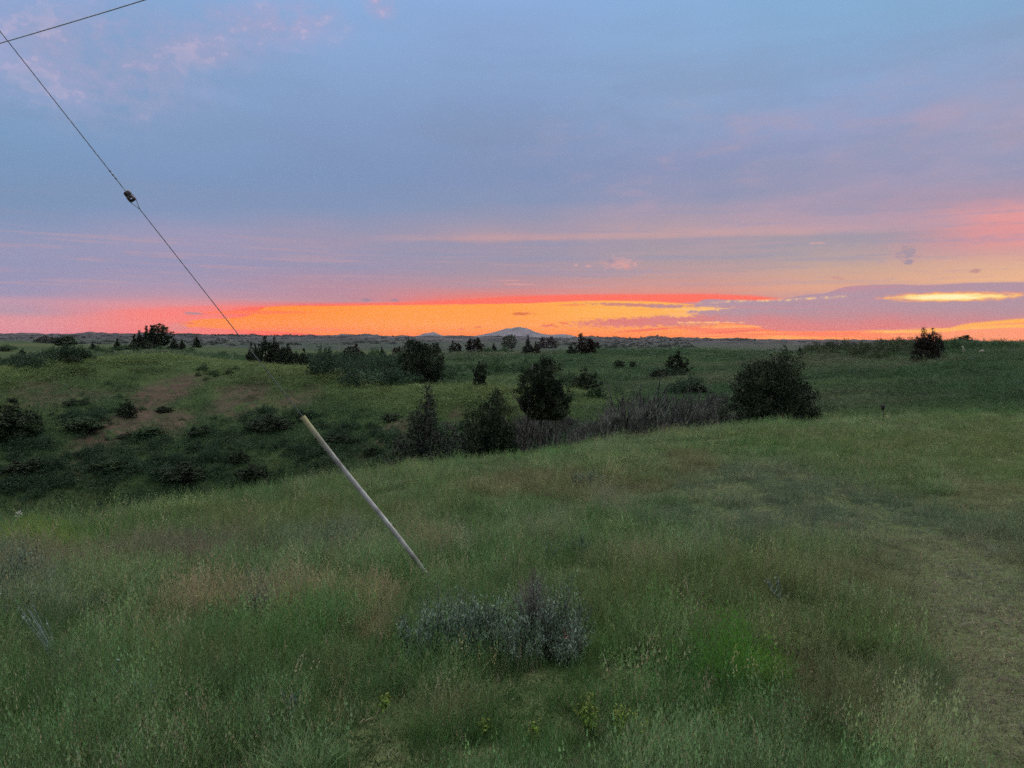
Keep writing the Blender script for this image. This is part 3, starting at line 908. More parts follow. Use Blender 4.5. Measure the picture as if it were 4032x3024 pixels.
def spread(name, label, P, rotz, tilt, scale, idx, tint, protos_col):
    me = bpy.data.meshes.new(name)
    me.vertices.add(len(P)); me.vertices.foreach_set('co', np.asarray(P, np.float32).ravel())
    a = me.attributes.new('rot', 'FLOAT_VECTOR', 'POINT')
    a.data.foreach_set('vector', np.stack([tilt[:, 0], tilt[:, 1], rotz], 1).astype(np.float32).ravel())
    a = me.attributes.new('size', 'FLOAT_VECTOR', 'POINT'); a.data.foreach_set('vector', scale.astype(np.float32).ravel())
    a = me.attributes.new('pick', 'INT', 'POINT'); a.data.foreach_set('value', idx.astype(np.int32))
    a = me.attributes.new('tint', 'FLOAT_COLOR', 'POINT')
    a.data.foreach_set('color', np.concatenate([tint, np.ones((len(P), 1))], 1).astype(np.float32).ravel())
    o = obj(name, me)
    ng = bpy.data.node_groups.new(name, 'GeometryNodeTree')
    ng.interface.new_socket('Geometry', in_out='INPUT', socket_type='NodeSocketGeometry')
    ng.interface.new_socket('Geometry', in_out='OUTPUT', socket_type='NodeSocketGeometry')
    N, L = ng.nodes, ng.links
    gi = N.new('NodeGroupInput'); go = N.new('NodeGroupOutput')
    mp_ = N.new('GeometryNodeMeshToPoints')
    ip = N.new('GeometryNodeInstanceOnPoints')
    ci = N.new('GeometryNodeCollectionInfo'); ci.inputs['Collection'].default_value = protos_col
    ci.inputs['Separate Children'].default_value = True; ci.inputs['Reset Children'].default_value = True

    def named(n, t):
        q = N.new('GeometryNodeInputNamedAttribute'); q.data_type = t; q.inputs['Name'].default_value = n
        return q.outputs['Attribute']
    L.new(gi.outputs[0], mp_.inputs['Mesh']); L.new(mp_.outputs[0], ip.inputs['Points'])
    L.new(ci.outputs[0], ip.inputs['Instance']); ip.inputs['Pick Instance'].default_value = True
    L.new(named('pick', 'INT'), ip.inputs['Instance Index'])
    L.new(named('rot', 'FLOAT_VECTOR'), ip.inputs['Rotation'])
    L.new(named('size', 'FLOAT_VECTOR'), ip.inputs['Scale'])
    L.new(ip.outputs[0], go.inputs[0])
    md = o.modifiers.new(name, 'NODES'); md.node_group = ng
    return tag(o, label, kind='stuff')


# colours of the cover (albedo)
GREEN = np.array([.082, .140, .050]); LUSH = np.array([.056, .145, .032]); OLIVE = np.array([.125, .165, .056])
TAN = np.array([.32, .27, .15]); PALE = np.array([.23, .25, .15]); RUST = np.array([.17, .135, .07])
SAGE = np.array([.15, .18, .115]); DULL = np.array([.095, .125, .085]); MAUVE = np.array([.18, .16, .11]); YG = np.array([.17, .24, .04]); FRESH = np.array([.075, .20, .022])
# patches: pixel centre, radii in pixels (x, y), colour, strength, height factor
PATCH = [
    (90, 2030, 170, 36, YG, .8, 1.0), (420, 2040, 330, 60, LUSH, .6, 1.0), (640, 2100, 380, 70, MAUVE, .6, 1.0), (900, 2130, 300, 60, MAUVE, .55, .9),
    (1300, 2090, 170, 70, SAGE, .65, 1.0), (790, 2400, 120, 60, TAN, 1, 1.6), (1160, 2350, 160, 60, TAN, .9, 1.5), (1480, 2350, 110, 60, TAN, .85, 1.5), (250, 2160, 200, 60, TAN, .35, 1.0), (1800, 2120, 60, 30, PALE, .9, 1.4), (1640, 1990, 120, 30, PALE, .6, 1.2), (2150, 2060, 120, 40, PALE, .6, 1.3), (2800, 2150, 160, 50, PALE, .5, 1.2), (600, 2560, 140, 40, TAN, .5, 1.2), (300, 2700, 120, 50, PALE, .4, 1.2), (1000, 2620, 160, 40, LUSH, .8, 1.0), (1500, 2480, 90, 50, TAN, .6, 1.2), (2640, 2480, 120, 60, LUSH, .7, 1.2),
    (1700, 2095, 80, 45, TAN, .95, 1.5), (1010, 2350, 60, 55, SAGE, .8, 1.0), (60, 2200, 160, 180, SAGE, .8, 1.2),
    (2200, 1850, 420, 60, RUST, .45, 1.0), (1950, 1850, 180, 40, RUST, .3, 1.0), (2700, 1760, 150, 50, RUST, .5, 1.0), (1300, 1960, 500, 70, OLIVE, .7, 1.0),
    (2400, 1900, 90, 40, PALE, .7, .9), (3000, 1720, 400, 40, LUSH, .5, 1.0), (3700, 1730, 400, 90, OLIVE, .75, 1.0), (3450, 1680, 500, 50, OLIVE, .6, 1.0),
    (3200, 1900, 620, 120, DULL, .8, .6), (2850, 1950, 300, 100, DULL, .6, .75), (3900, 2000, 300, 200, DULL, .5, .7),
    (3850, 2300, 420, 230, MAUVE, .85, .3), (3980, 2700, 330, 360, MAUVE, .9, .3), (3560, 2080, 300, 90, MAUVE, .6, .35), (3450, 2720, 260, 220, GREEN, .6, .6), (3350, 2250, 260, 90, TAN, .3, .6), (3550, 2500, 280, 60, TAN, .25, .6),
    (3300, 2700, 260, 180, RUST, .3, .75), (3900, 1870, 200, 60, RUST, .5, .5), (2930, 2660, 120, 80, FRESH, .9, 1.3), (2800, 2750, 240, 130, LUSH, .7, 1.1),
    (1450, 2700, 700, 160, GREEN, .4, 1.0), (450, 2800, 900, 250, LUSH, .3, 1.0), (2550, 2400, 330, 160, OLIVE, .7, 1.1), (2900, 2300, 200, 120, OLIVE, .6, .9),
    (2400, 2280, 350, 110, OLIVE, .5, 1.1), (1750, 2800, 160, 70, TAN, .4, 1.0), (1300, 2650, 120, 40, TAN, .35, 1.0), (800, 2700, 260, 90, RUST, .25, 1.0),
    (100, 2560, 350, 100, GREEN, .5, .9), (1000, 1960, 500, 60, OLIVE, .5, 1.0), (3960, 1640, 250, 40, OLIVE, .6, 1.0),
]
PATCH.sort(key=lambda p: -p[2] * p[3])
_P = []
for (px, py, rx, ry, c_, s, hf_) in PATCH:
    X0, Y0, R0 = hit(px, py, 2, 60, .30)
    k_ = 0
    while R0 > 31 and k_ < 12: k_ += 1; X0, Y0, R0 = hit(px, py + 8 * k_, 2, 60, .30)
    a1 = hit(px, py + 8 * k_ - ry, 2, 60, .30)[2]; a2 = hit(px, py + 8 * k_ + ry, 2, 60, .30)[2]; a1 = min(a1, 30)
    _P.append((X0, Y0, R0, max(rx * R0 / F, .12), max(min(abs(a1 - a2) / 2, 7, .14 * R0 if py < 2100 and px < 1200 else .4 * R0), .15), c_, s, hf_))


def cover(x, y):
    """tint and height factor of the ground cover"""
    n = len(x)
    f1 = fbm(x * .45, y * .45, 51, 4); f2 = fbm(x * 1.7, y * 1.7, 61, 4); f3 = fbm(x * .14, y * .14, 71, 3)
    tint = GREEN + np.zeros((n, 3))
    def mixin(m, c_): 
        nonlocal tint
        tint = tint * (1 - m[:, None]) + c_ * m[:, None]
    mixin(sstep(-.05, .45, f1) * .5, OLIVE); mixin(sstep(.1, .5, -f1) * .5, LUSH)
    mixin(sstep(.25, .6, f2) * .35, TAN); mixin(sstep(.25, .6, f3) * .25, MAUVE)
    f4 = fbm(x * 3.3, y * 3.3, 65, 3)
    f5 = fbm(x * 1.1 + 40, y * 1.1, 67, 3)
    mixin(sstep(.22, .5, f4 - f5 * .5) * .22, SAGE); mixin(sstep(.30, .6, f5) * .22, PALE)
    f6 = fbm(x * 7.5, y * 7.5, 69, 2)
    tint = tint * np.clip(1 + .8 * f4 + .45 * f2 + .55 * f6, .3, 2.2)[:, None]
    hgt = 1 + .5 * f2 + .25 * f1 + .7 * f4 + .35 * f6
    for (X0, Y0, R0, w, l, c_, s, hf_) in _P:
        ux, uy = X0 / R0, Y0 / R0
        u = (x - X0) * uy - (y - Y0) * ux; v = (x - X0) * ux + (y - Y0) * uy
        k = 1.0 / max(min(w, l), .4)
        d = np.sqrt((u / w) ** 2 + (v / l) ** 2)
        near_ = d < 2.2
        if not near_.any(): continue
        m = np.zeros(n)
        m[near_] = s * (1 - sstep(.5, 1.25, d[near_] + .7 * fbm(x[near_] * k * 1.6, y[near_] * k * 1.6, 81, 3)))
        mixin(m, c_); hgt = hgt * (1 + m * (hf_ - 1))
    return tint, hgt


def make_grass():
    g = np.random.default_rng(21)
    n = 140000
    az_ = np.radians(g.uniform(-47, 47, n)); az_[-15000:] = np.radians(g.uniform(47, 78, 15000) * g.choice([-1, 1], 15000))
    p = -.55          # areal density falls gently with distance
    r0_, r1_ = 2.0, 31.0
    u = g.uniform(0, 1, n); q = p + 1
    r = (r0_ ** q + u * (r1_ ** q - r0_ ** q)) ** (1 / q); r[-15000:] = 1.5 + 14 * u[-15000:]
    x = np.sin(az_) * r; y = np.cos(az_) * r
    tint, hgt = cover(x, y)
    z = ground_z(x, y) - .01
    f = fbm(x * 3.1, y * 3.1, 91, 2)
    pick = np.where(hgt < .62, np.where(g.uniform(0, 1, n) < .75, 5, 2),
                    np.where(g.uniform(0, 1, n) < .16, 3, np.where(g.uniform(0, 1, n) < .2, 4, np.where(f > .2, 0, 1))))
    pick = np.where((g.uniform(0, 1, n) < .07) & (hgt > .5) & (r > 3.6), 6, pick)
    pick = np.where((g.uniform(0, 1, n) < .18), 2, pick)
    tuft = (g.uniform(0, 1, n) < .05) & (hgt > .7) & (r > 2.9); pick = np.where(tuft, 7, pick)
    tint = np.where(tuft[:, None], tint * g.choice([.55, .8, 1.35, 1.7], n)[:, None], tint)
    pick = np.where((pick == 3) & (r < 3.4), 1, pick)
    lowg = hgt < .75
    sc = (.85 + .5 * g.uniform(0, 1, n)) * np.where(pick == 5, 1.9, 1.0) * np.clip(hgt, .55, 1.5) * .76 * (1 - .15 * sstep(8, 16, r))
    wid = sc * (1 + r / 14.0)
    scale = np.stack([wid, wid, sc], 1)
    jit = 1 + g.normal(0, .20, (n, 1)); hue = g.normal(0, .07, (n, 3))
    dead = (g.uniform(0, 1, n) < .07)[:, None]
    tint = np.where(dead, TAN * .6 + PALE * .3, tint)
    tint = np.clip(tint * jit * (1 + hue), .01, .6)
    wind = np.stack([g.normal(.0, .13, n), g.normal(.10, .13, n)], 1)
    return spread("grass", "mixed green, olive and straw coloured prairie grass", np.stack([x, y, z], 1), g.uniform(-.6, .6, n) + 3.14 * (g.uniform(0, 1, n) < .5), wind, scale, pick, tint, PROTO)


make_grass()


def make_slope_grass():
    g = np.random.default_rng(22)
    n = 95000
    az_ = np.radians(g.uniform(-44, 44, n)); r = 27 * (150 / 27) ** g.uniform(0, 1, n)
    x = np.sin(az_) * r; y = np.cos(az_) * r
    d = dirt_at(x, y)
    keep = g.uniform(0, 1, n) > d * .90
    x, y, r = x[keep], y[keep], r[keep]; n = len(x)
    z = ground_z(x, y) - .03
    f1 = fbm(x * .12, y * .12, 101, 4); f2 = fbm(x * .5, y * .5, 103, 4); f3 = fbm(x * .05, y * .05, 107, 3)
    tint = np.array([.038, .080, .031]) + np.zeros((n, 3))
    a = sstep(-.1, .4, f1)[:, None] * .7; tint = tint * (1 - a) + np.array([.066, .105, .037]) * a
    a = sstep(.0, .45, -f2)[:, None] * .7; tint = tint * (1 - a) + np.array([.022, .042, .018]) * a
    a = sstep(.2, .5, f3)[:, None] * .5; tint = tint * (1 - a) + np.array([.10, .095, .06]) * a
    # relief shading put into the tint: lighter, yellower ridge top, darker slope and hollow
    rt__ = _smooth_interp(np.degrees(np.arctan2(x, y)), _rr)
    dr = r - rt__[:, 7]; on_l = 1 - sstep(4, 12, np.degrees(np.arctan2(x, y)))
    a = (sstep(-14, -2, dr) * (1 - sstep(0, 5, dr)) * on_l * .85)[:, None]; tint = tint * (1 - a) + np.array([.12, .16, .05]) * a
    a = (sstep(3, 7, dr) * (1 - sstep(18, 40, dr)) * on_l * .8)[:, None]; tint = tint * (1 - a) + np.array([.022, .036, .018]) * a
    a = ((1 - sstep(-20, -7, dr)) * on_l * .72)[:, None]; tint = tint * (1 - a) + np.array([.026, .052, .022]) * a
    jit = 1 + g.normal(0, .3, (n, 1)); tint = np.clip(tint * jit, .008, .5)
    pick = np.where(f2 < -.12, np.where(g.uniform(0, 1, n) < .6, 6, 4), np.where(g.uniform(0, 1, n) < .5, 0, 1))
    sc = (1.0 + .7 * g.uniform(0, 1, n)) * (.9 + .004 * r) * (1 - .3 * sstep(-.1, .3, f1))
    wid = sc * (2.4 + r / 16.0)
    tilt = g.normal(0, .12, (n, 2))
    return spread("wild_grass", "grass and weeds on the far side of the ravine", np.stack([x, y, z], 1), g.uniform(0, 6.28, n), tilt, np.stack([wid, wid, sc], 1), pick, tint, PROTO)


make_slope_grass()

# low brush that grows as one mass: (x, y, half width px, half height px, count, size, colour)
DARKB = np.array([.020, .042, .019]); MIDB = np.array([.032, .062, .024]); OLB = np.array([.034, .048, .020]); TWIG = np.array([.04, .042, .034])
BR = [  # on the ravine side and its floor
    (300, 1640, 130, 28, 26, .8, DARKB), (150, 1760, 220, 50, 50, .8, DARKB), (330, 1830, 260, 45, 46, .75, DARKB), (560, 1720, 120, 25, 18, .6, MIDB),
    (700, 1790, 220, 60, 56, .7, DARKB), (620, 1860, 300, 40, 60, .75, DARKB), (840, 1720, 140, 45, 30, .6, MIDB), (1060, 1650, 100, 32, 26, .75, DARKB), (1200, 1640, 90, 22, 18, .6, DARKB),
    (1010, 1720, 160, 50, 26, .5, MIDB), (1180, 1790, 120, 45, 34, .7, DARKB), (150, 1900, 240, 50, 50, .7, DARKB), (950, 1880, 180, 26, 24, .6, MIDB), (1360, 1700, 150, 35, 30, .6, DARKB), (1480, 1720, 120, 40, 26, .6, DARKB),
    (380, 1560, 160, 50, 14, .4, MIDB), (850, 1470, 140, 22, 10, .4, MIDB), (1330, 1740, 130, 40, 24, .6, MIDB), (1420, 1640, 70, 14, 10, .5, MIDB), (1560, 1625, 50, 10, 8, .5, MIDB),
    (1720, 1720, 120, 35, 20, .6, MIDB), (2000, 1700, 170, 45, 24, .6, TWIG), (2250, 1700, 200, 30, 50, .55, TWIG), (1880, 1590, 50, 6, 6, .5, MIDB), (2330, 1570, 120, 16, 16, .6, MIDB),
    # strip of thicket in the hollow behind the ridge
    (1230, 1425, 90, 22, 54, 1.3, DARKB), (1370, 1440, 110, 28, 80, 1.35, DARKB), (1500, 1455, 110, 32, 80, 1.35, DARKB), (1600, 1475, 70, 30, 40, 1.3, DARKB), (1120, 1415, 60, 14, 18, .9, DARKB), (1480, 1412, 60, 10, 12, 1.0, MIDB),
    (1800, 1480, 60, 20, 14, .9, MIDB), (2000, 1455, 180, 16, 22, .9, MIDB), (2260, 1500, 120, 14, 12, .8, MIDB), (2620, 1478, 60, 8, 12, .8, DARKB), (2720, 1535, 60, 16, 16, .8, DARKB), (2800, 1640, 110, 50, 40, .6, TWIG), (2890, 1600, 50, 20, 10, .6, MIDB),
    # band on the right skyline
    (3250, 1385, 110, 14, 46, 1.35, OLB), (3400, 1390, 110, 14, 46, 1.3, OLB), (3540, 1385, 90, 14, 36, 1.35, OLB), (3700, 1375, 130, 10, 34, 1.1, MIDB), (3900, 1372, 130, 8, 26, .9, MIDB), (3560, 1362, 60, 6, 10, 1.2, OLB),
    # far left
    (230, 1410, 90, 12, 30, 1.1, DARKB), (60, 1435, 90, 14, 34, 1.1, DARKB), (160, 1340, 60, 8, 16, 2.0, DARKB), (330, 1340, 50, 5, 8, 1.6, TWIG), (560, 1375, 130, 8, 16, 1.1, MIDB), (430, 1385, 90, 8, 10, .9, MIDB), (30, 1375, 30, 4, 5, 1.2, MIDB), (740, 1385, 40, 4, 5, .8, MIDB), (900, 1400, 60, 4, 5, .8, MIDB), (1960, 1385, 90, 5, 8, 1.0, MIDB), (2290, 1390, 60, 5, 6, 1.0, MIDB),
]


def make_brush():
    g = np.random.default_rng(23)
    P, S, T, I = [], [], [], []
    for (px, py, hw, hh, n, s, c_) in BR:
        if py > 1540 and px < 1700: n = int(n * .55); s = s * .7
        for k in range(n):
            x_, y_, r_2 = hit(px + g.normal(0, .55) * hw, py + g.normal(0, .55) * hh, 26 if py > 1420 else 60, 700)
            if r_2 > 420: continue
            z_ = gz(x_, y_)
            P.append((x_, y_, z_ - .08)); sz = s * (g.uniform(.3, 1.2) if py > 1540 else g.uniform(.45, 1.15))
            S.append((sz * g.uniform(.9, 1.5), sz * g.uniform(.9, 1.5), sz * g.uniform(.6, 1.1)))
            T.append(c_ * g.uniform(.7, 1.4)); I.append(g.integers(0, 3))
    n = len(P)
    spread("brush", "low dark brush massed on the slopes and along the skyline", np.array(P), g.uniform(0, 6.28, n), g.normal(0, .08, (n, 2)), np.array(S), np.array(I), np.array(T), BRUSH)


make_brush()


def make_far_woods():
    g = np.random.default_rng(24); P, S, T, I = [], [], [], []
    while len(P) < 1500:
        a = g.uniform(-38, 38); r = g.uniform(480, 3020)
        if g.uniform() < .45: r = g.uniform(2500, 3010)
        x_, y_ = math.sin(math.radians(a)) * r, math.cos(math.radians(a)) * r
        if fbm(np.array([x_ * .004]), np.array([y_ * .0016]), 141, 4)[0] < .02 + .12 * (r < 1500): continue
        P.append((x_, y_, 0)); s_ = g.uniform(2.0, 5.0) * (.6 if r < 1200 else 1)
        S.append((s_ * g.uniform(1, 2.2), s_ * g.uniform(1, 2), s_ * g.uniform(.5, 1.0))); T.append(np.array([.016, .026, .018]) * g.uniform(.6, 1.6)); I.append(g.integers(0, 3))
    P = np.array(P); P[:, 2] = ground_z(P[:, 0], P[:, 1]) - .3
    n = len(P)
    spread("woods", "scattered dark trees and scrub dotting the distant plain and hills", P, g.uniform(0, 6.28, n), np.zeros((n, 2)), np.array(S), np.array(I), np.array(T), BRUSH)


make_far_woods()
# ------------------------------------------------------------------ trees
jun_m = noisy_mat("juniper_foliage", (.008, .015, .008), (.031, .043, .018), 3.0, rand=.25, detail=5)
jun2_m = noisy_mat("ruddy_juniper_foliage", (.013, .010, .008), (.034, .024, .016), 3.0, rand=.2, detail=5)
grey_m = noisy_mat("greyish_foliage", (.020, .027, .020), (.052, .060, .040), 3.0, rand=.2, detail=5)
leaf_m = noisy_mat("broadleaf_foliage", (.014, .030, .012), (.044, .074, .026), 3.0, rand=.2, detail=5)
bark_m = noisy_mat("bark", (.05, .042, .038), (.12, .10, .09), 14.0, rand=.2)
twig_m = noisy_mat("bare_twigs", (.024, .026, .022), (.12, .12, .10), 9.0, rand=.3)


def crown_mesh(name, kind, seed, mat, n=5200, leaf=.028, spires=None, gap=.35):
    """crown one unit high and about one unit wide, built of sprays of small leaf faces"""
    g = np.random.default_rng(seed)

    def env(t):
        if kind == 'cone': return .5 * np.clip(1.02 - t, 0, 1) ** .75 * np.clip(t * 7 + .55, 0, 1)
        if kind == 'dome': return .5 * np.sqrt(np.clip(1 - t ** 2.2, 0, 1)) * np.clip(t * 5 + .7, 0, 1)
        if kind == 'ball': return .5 * np.sqrt(np.clip(1 - (2 * t - 1) ** 2, 0, 1)) ** .75
        if kind == 'column': return .5 * np.clip(1 - t ** 3, 0, 1) ** .8 * np.clip(t * 5 + .6, 0, 1)
        return .5 * np.clip(1 - t, 0, 1) ** .5 * np.clip(t * 3 + .5, 0, 1)
    k = n // 34
    sprays = []
    ph = g.uniform(0, 6.28, 4)
    for i in range(k):
        t = g.uniform(0.0, 1.0) ** (1.15 if kind in ('cone', 'column') else .9)
        a = g.uniform(0, 6.28)
        bump = 1 + .22 * math.sin(3 * a + ph[0] + 5 * t) + .16 * math.sin(5 * a + ph[1] - 9 * t) + g.normal(0, .10)
        e = env(t) * bump
        r = e * (g.uniform(.15, 1) ** .45)
        sprays.append((r * math.cos(a), r * math.sin(a), t * .97, .07 + .045 * (1 - t), a))
    for (sx, sy, sz, sr) in (spires or []):
        for q in range(7):
            u = q / 6
            sprays.append((sx + g.normal(0, .008), sy + g.normal(0, .008), sz * (.80 + .22 * u), sr * (1.1 - .85 * u), g.uniform(0, 6.28)))
    P = []; D = []
    per = n // len(sprays)
    for (x, y, z, s, a) in sprays:
        m = max(8, int(per * g.uniform(.6, 1.4)))
        q = g.normal(0, 1, (m, 3)); q /= np.linalg.norm(q, axis=1)[:, None]
        q *= (g.uniform(0, 1, m) ** .4)[:, None] * s
        q[:, 2] *= .9
        out = np.array([math.cos(a), math.sin(a), .6])
        P.append(np.array([x, y, z]) + q + out * (g.uniform(0, .8, m) ** 2)[:, None] * s * .8)
    P = np.vstack(P); P[:, 2] = np.maximum(P[:, 2], .0)
    lf = leaf * 1.15 * (1 - .35 * P[:, 2])
    return leaves_mesh(name, P, lf, g, mat, up=.4)


def lobed(name, lobes, seed, mat, n=9000, leaf=.03, spray=.06):
    """crown made of overlapping lobes (x, y, z0, z1, width, shape): 'e' rounded, 'c' pointed, 'b' boxy"""
    g = np.random.default_rng(seed); sp_ = []
    vol = np.array([(z1 - z0) * w * w for (_, _, z0, z1, w, _) in lobes]) ** .8; vol /= vol.sum()
    for (cx, cy, z0, z1, w, sh), fr in zip(lobes, vol):
        m = max(5, int(fr * n / 30)); ph = g.uniform(0, 6.28, 2)
        for _ in range(m):
            t = g.uniform(0, 1); a = g.uniform(0, 6.28)
            if sh == 'c': e = (1.03 - t) ** .8; t = t ** 1.1
            elif sh == 'b': e = (1 - t ** 5) ** .5
            else: e = max(0.0, 1 - abs(2 * t - 1) ** 2.2) ** .5
            e *= .5 * w * (1 + .18 * math.sin(3 * a + ph[0] + 4 * t) + .12 * math.sin(5 * a + ph[1]) + g.normal(0, .07))
            r = e * g.uniform(.1, 1) ** .5
            sp_.append((cx + r * math.cos(a), cy + r * math.sin(a), z0 + (z1 - z0) * t, min(spray, w * .28) * g.uniform(.7, 1.3), a))
    P = []; per = n // len(sp_)
    for (x, y, z, s_, a) in sp_:
        m = max(8, int(per * g.uniform(.6, 1.4)))
        q = g.normal(0, 1, (m, 3)); q /= np.linalg.norm(q, axis=1)[:, None]; q *= (g.uniform(0, 1, m) ** .4)[:, None] * s_
        P.append(np.array([x, y, z]) + q + np.array([math.cos(a), math.sin(a), .7]) * (g.uniform(0, .9, m) ** 2)[:, None] * s_ * .8)
    P = np.vstack(P); P[:, 2] = np.maximum(P[:, 2], 0)
    return leaves_mesh(name, P, leaf * (1 - .35 * P[:, 2]), g, mat, up=.4)


def rlobes(kind, seed):
    g = np.random.default_rng(seed * 31 + 5)
    if kind == 'cone': L_ = [(0, 0, 0, .75, .9, 'c'), (.02, 0, .2, 1.03, .5, 'c'), (-.2, 0, 0, .5, .5, 'c'), (.22, .1, 0, .42, .5, 'e')]
    elif kind == 'dome': L_ = [(0, 0, -.15, .82, .86, 'e'), (-.22 + .08 * g.normal(), .1, .1, .9, .42, 'c'), (.15 + .08 * g.normal(), -.1, .2, 1.02, .42, 'c'), (.3, .1, -.1, .55, .45, 'e'), (-.34, 0, -.05, .5, .36, 'e')]
    elif kind == 'ball': L_ = [(0, 0, .0, .96, .85, 'e'), (-.24, .1, .15, .8, .5, 'e'), (.25, 0, .1, .85, .48, 'e'), (.05, -.1, .5, 1.02, .5, 'e')]
    else: L_ = [(0, 0, -.05, .9, .8, 'e'), (.08, 0, .4, 1.02, .45, 'c'), (-.22, 0, .2, .78, .4, 'e')]
    return L_


def trunk_mesh(name, h, r, limbs, seed, mat, lean=0.0, reach=.3):
    g = np.random.default_rng(seed); mb = MB()
    pts = [(lean * u + .03 * math.sin(u * 5 + seed), .02 * math.cos(u * 4), h * u - .12 * (u == 0)) for u in (0, .2, .45, .7, 1)]
    mb.tube(pts, [r * 1.25, r, r * .8, r * .5, r * .15], 7)
    for i in range(limbs):
        u = g.uniform(.12, .85); a = g.uniform(0, 6.28); l = reach * (1.15 - u) * g.uniform(.7, 1.2)
        x0, z0 = lean * u, h * u
        mb.tube([(x0, 0, z0), (x0 + math.cos(a) * l * .5, math.sin(a) * l * .5, z0 + l * .25), (x0 + math.cos(a) * l, math.sin(a) * l, z0 + l * .6)], [r * .5 * (1.1 - u), r * .3, r * .08], 5)
    return mb.mesh(name, mat, True)


CR = {}
CR['cone'] = [lobed("crown_cone", rlobes('cone', q), q, jun_m, 6000, .040) for q in (1, 2)]
CR['dome'] = [lobed("crown_dome", rlobes('dome', q), q, jun_m, 6000, .040) for q in (3, 4)]
CR['ball'] = [lobed("crown_ball", rlobes('ball', q), q, leaf_m, 6000, .040) for q in (5, 6)]
CR['column'] = [lobed("crown_column", rlobes('column', q), q, jun_m, 5000, .040) for q in (7,)]
CR['ruddy'] = [lobed("crown_ruddy", rlobes('dome', q), q, jun2_m, 6000, .040) for q in (8, 9)]
CR['grey'] = [lobed("crown_grey", rlobes('cone', q), q, grey_m, 5000, .036) for q in (10, 11)]
TR = {'short': trunk_mesh("trunk_short", .9, .035, 7, 3, bark_m)}


def tree(name, label, cat, x, r, ytop, ybase, wpx, kind, v=0, group=None, trunk=True, lift=0.0, crown=None, tm=None, rz=None, flat=1.0):
    """a tree standing on the ground at distance r under image column x, or where row ybase meets the ground when r is None"""
    if r is None:
        X0, Y0, r = hit(x, ybase, 24, 1400); Z0 = gz(X0, Y0)
    else:
        X0, Y0, Z0 = at(x, r)
    ta = aztan(x, ytop)[1]
    top = CAM_H + ta * r
    h = max(top - Z0, .4); w = 1.12 * wpx / F * r
    t = empty(name, (X0, Y0, Z0), rz if rz is not None else (x * .37) % 6.28)
    tag(t, label, cat, group)
    c = obj("crown", crown or CR[kind][v % len(CR[kind])], t)
    c.scale = (w, w * flat, h * (1 - lift) * 1.02); c.location = (0, 0, h * lift - .05)
    if trunk:
        k = obj("trunk", tm or TR['short'], t); k.scale = (h * .8, h * .8, h)
    return t, h, w, r


G_SKY = "junipers along the far edge of the plateau"
# hero trees with crowns of their own
big = lobed("crown_big_juniper", [(-.08, 0, -.12, .80, .86, 'e'), (-.14, -.05, .15, .82, .55, 'e'), (-.05, -.1, -.1, .6, .7, 'e'), (.10, 0, .3, .90, .44, 'e'), (-.30, .05, .3, .78, .32, 'e'), (.25, 0, -.1, .56, .52, 'e'), (.34, 0, 0, .30, .34, 'e'),
                                  (.08, 0, .68, 1.03, .14, 'c'), (.30, 0, .55, 1.01, .13, 'c'), (.19, .05, .6, .94, .12, 'c'), (-.04, .04, .62, .90, .12, 'c'), (-.26, 0, .6, .85, .10, 'c')], 31, jun_m, 46000, .016, .055)
tree("juniper_tree", "large dark spiky-topped juniper bush at the grass edge right of centre, biggest in view", "tree", 3055, 24.3, 1366, 1650, 285, 'dome', crown=big, rz=.0, tm=trunk_mesh("trunk_big", .9, .03, 12, 5, bark_m))
rt = lobed("crown_two_tipped", [(0, 0, -.05, .74, .92, 'b'), (-.2, 0, .4, 1.03, .34, 'c'), (-.15, 0, .35, .88, .46, 'e'), (.18, 0, .3, .86, .5, 'e'), (.14, 0, .4, 1.02, .32, 'c'), (.38, 0, .35, .86, .26, 'c'), (-.40, 0, .3, .78, .24, 'c'), (.25, 0, -.15, .3, .5, 'e')], 32, jun2_m, 18000, .024)
tree("juniper_tree", "dark two-tipped juniper against the orange glow near the right edge", "tree", 3652, None, 1296, 1424, 86, 'column', crown=rt, rz=0)
tree("round_tree", "small square-topped tree on the right skyline above the pale post", "tree", 3793, 150, 1320, 1385, 44, 'ball', 1, rz=.3)
tree("low_bush", "low pointed bush left of the square-topped skyline tree", "bush", 3752, 150, 1344, 1380, 60, 'dome', 0)
tree("low_bush", "low bush on the right skyline just left of the two-tipped juniper", "bush", 3585, 150, 1342, 1375, 50, 'dome', 1)
tree("low_bush", "highest bush of the scrub band behind the big juniper bush", "bush", 3265, 148, 1347, 1385, 46, 'ball', 0)
tree("low_bush", "thin upright bush at the left end of the skyline scrub band", "bush", 3148, 140, 1364, 1390, 26, 'cone', 1)
tree("juniper_tree", "dark pointed juniper alone on the green slope left of the big juniper bush", "tree", 2665, None, 1386, 1475, 96, 'dome', 1)
tree("low_bush", "low dark bush hugging the foot of the pointed juniper on the green slope", "bush", 2600, None, 1452, 1486, 110, 'dome', 0, flat=.7)
tree("low_bush", "round low bush, left of a close pair on the green slope", "bush", 2438, None, 1418, 1450, 50, 'ball', 0)
tree("low_bush", "round low bush, right of a close pair on the green slope", "bush", 2492, None, 1424, 1452, 34, 'ball', 1)
tree("low_bush", "dark wind-shaped bush above the right end of the bare thicket", "bush", 2740, None, 1506, 1552, 100, 'dome', 1)
tree("juniper_tree", "compact dark juniper right beside the tall trunked tree in the hollow", "tree", 2306, None, 1452, 1552, 106, 'dome', 0)
tree("low_bush", "green bush spreading under the compact juniper", "bush", 2345, None, 1525, 1572, 90, 'ball', 1, flat=.8)

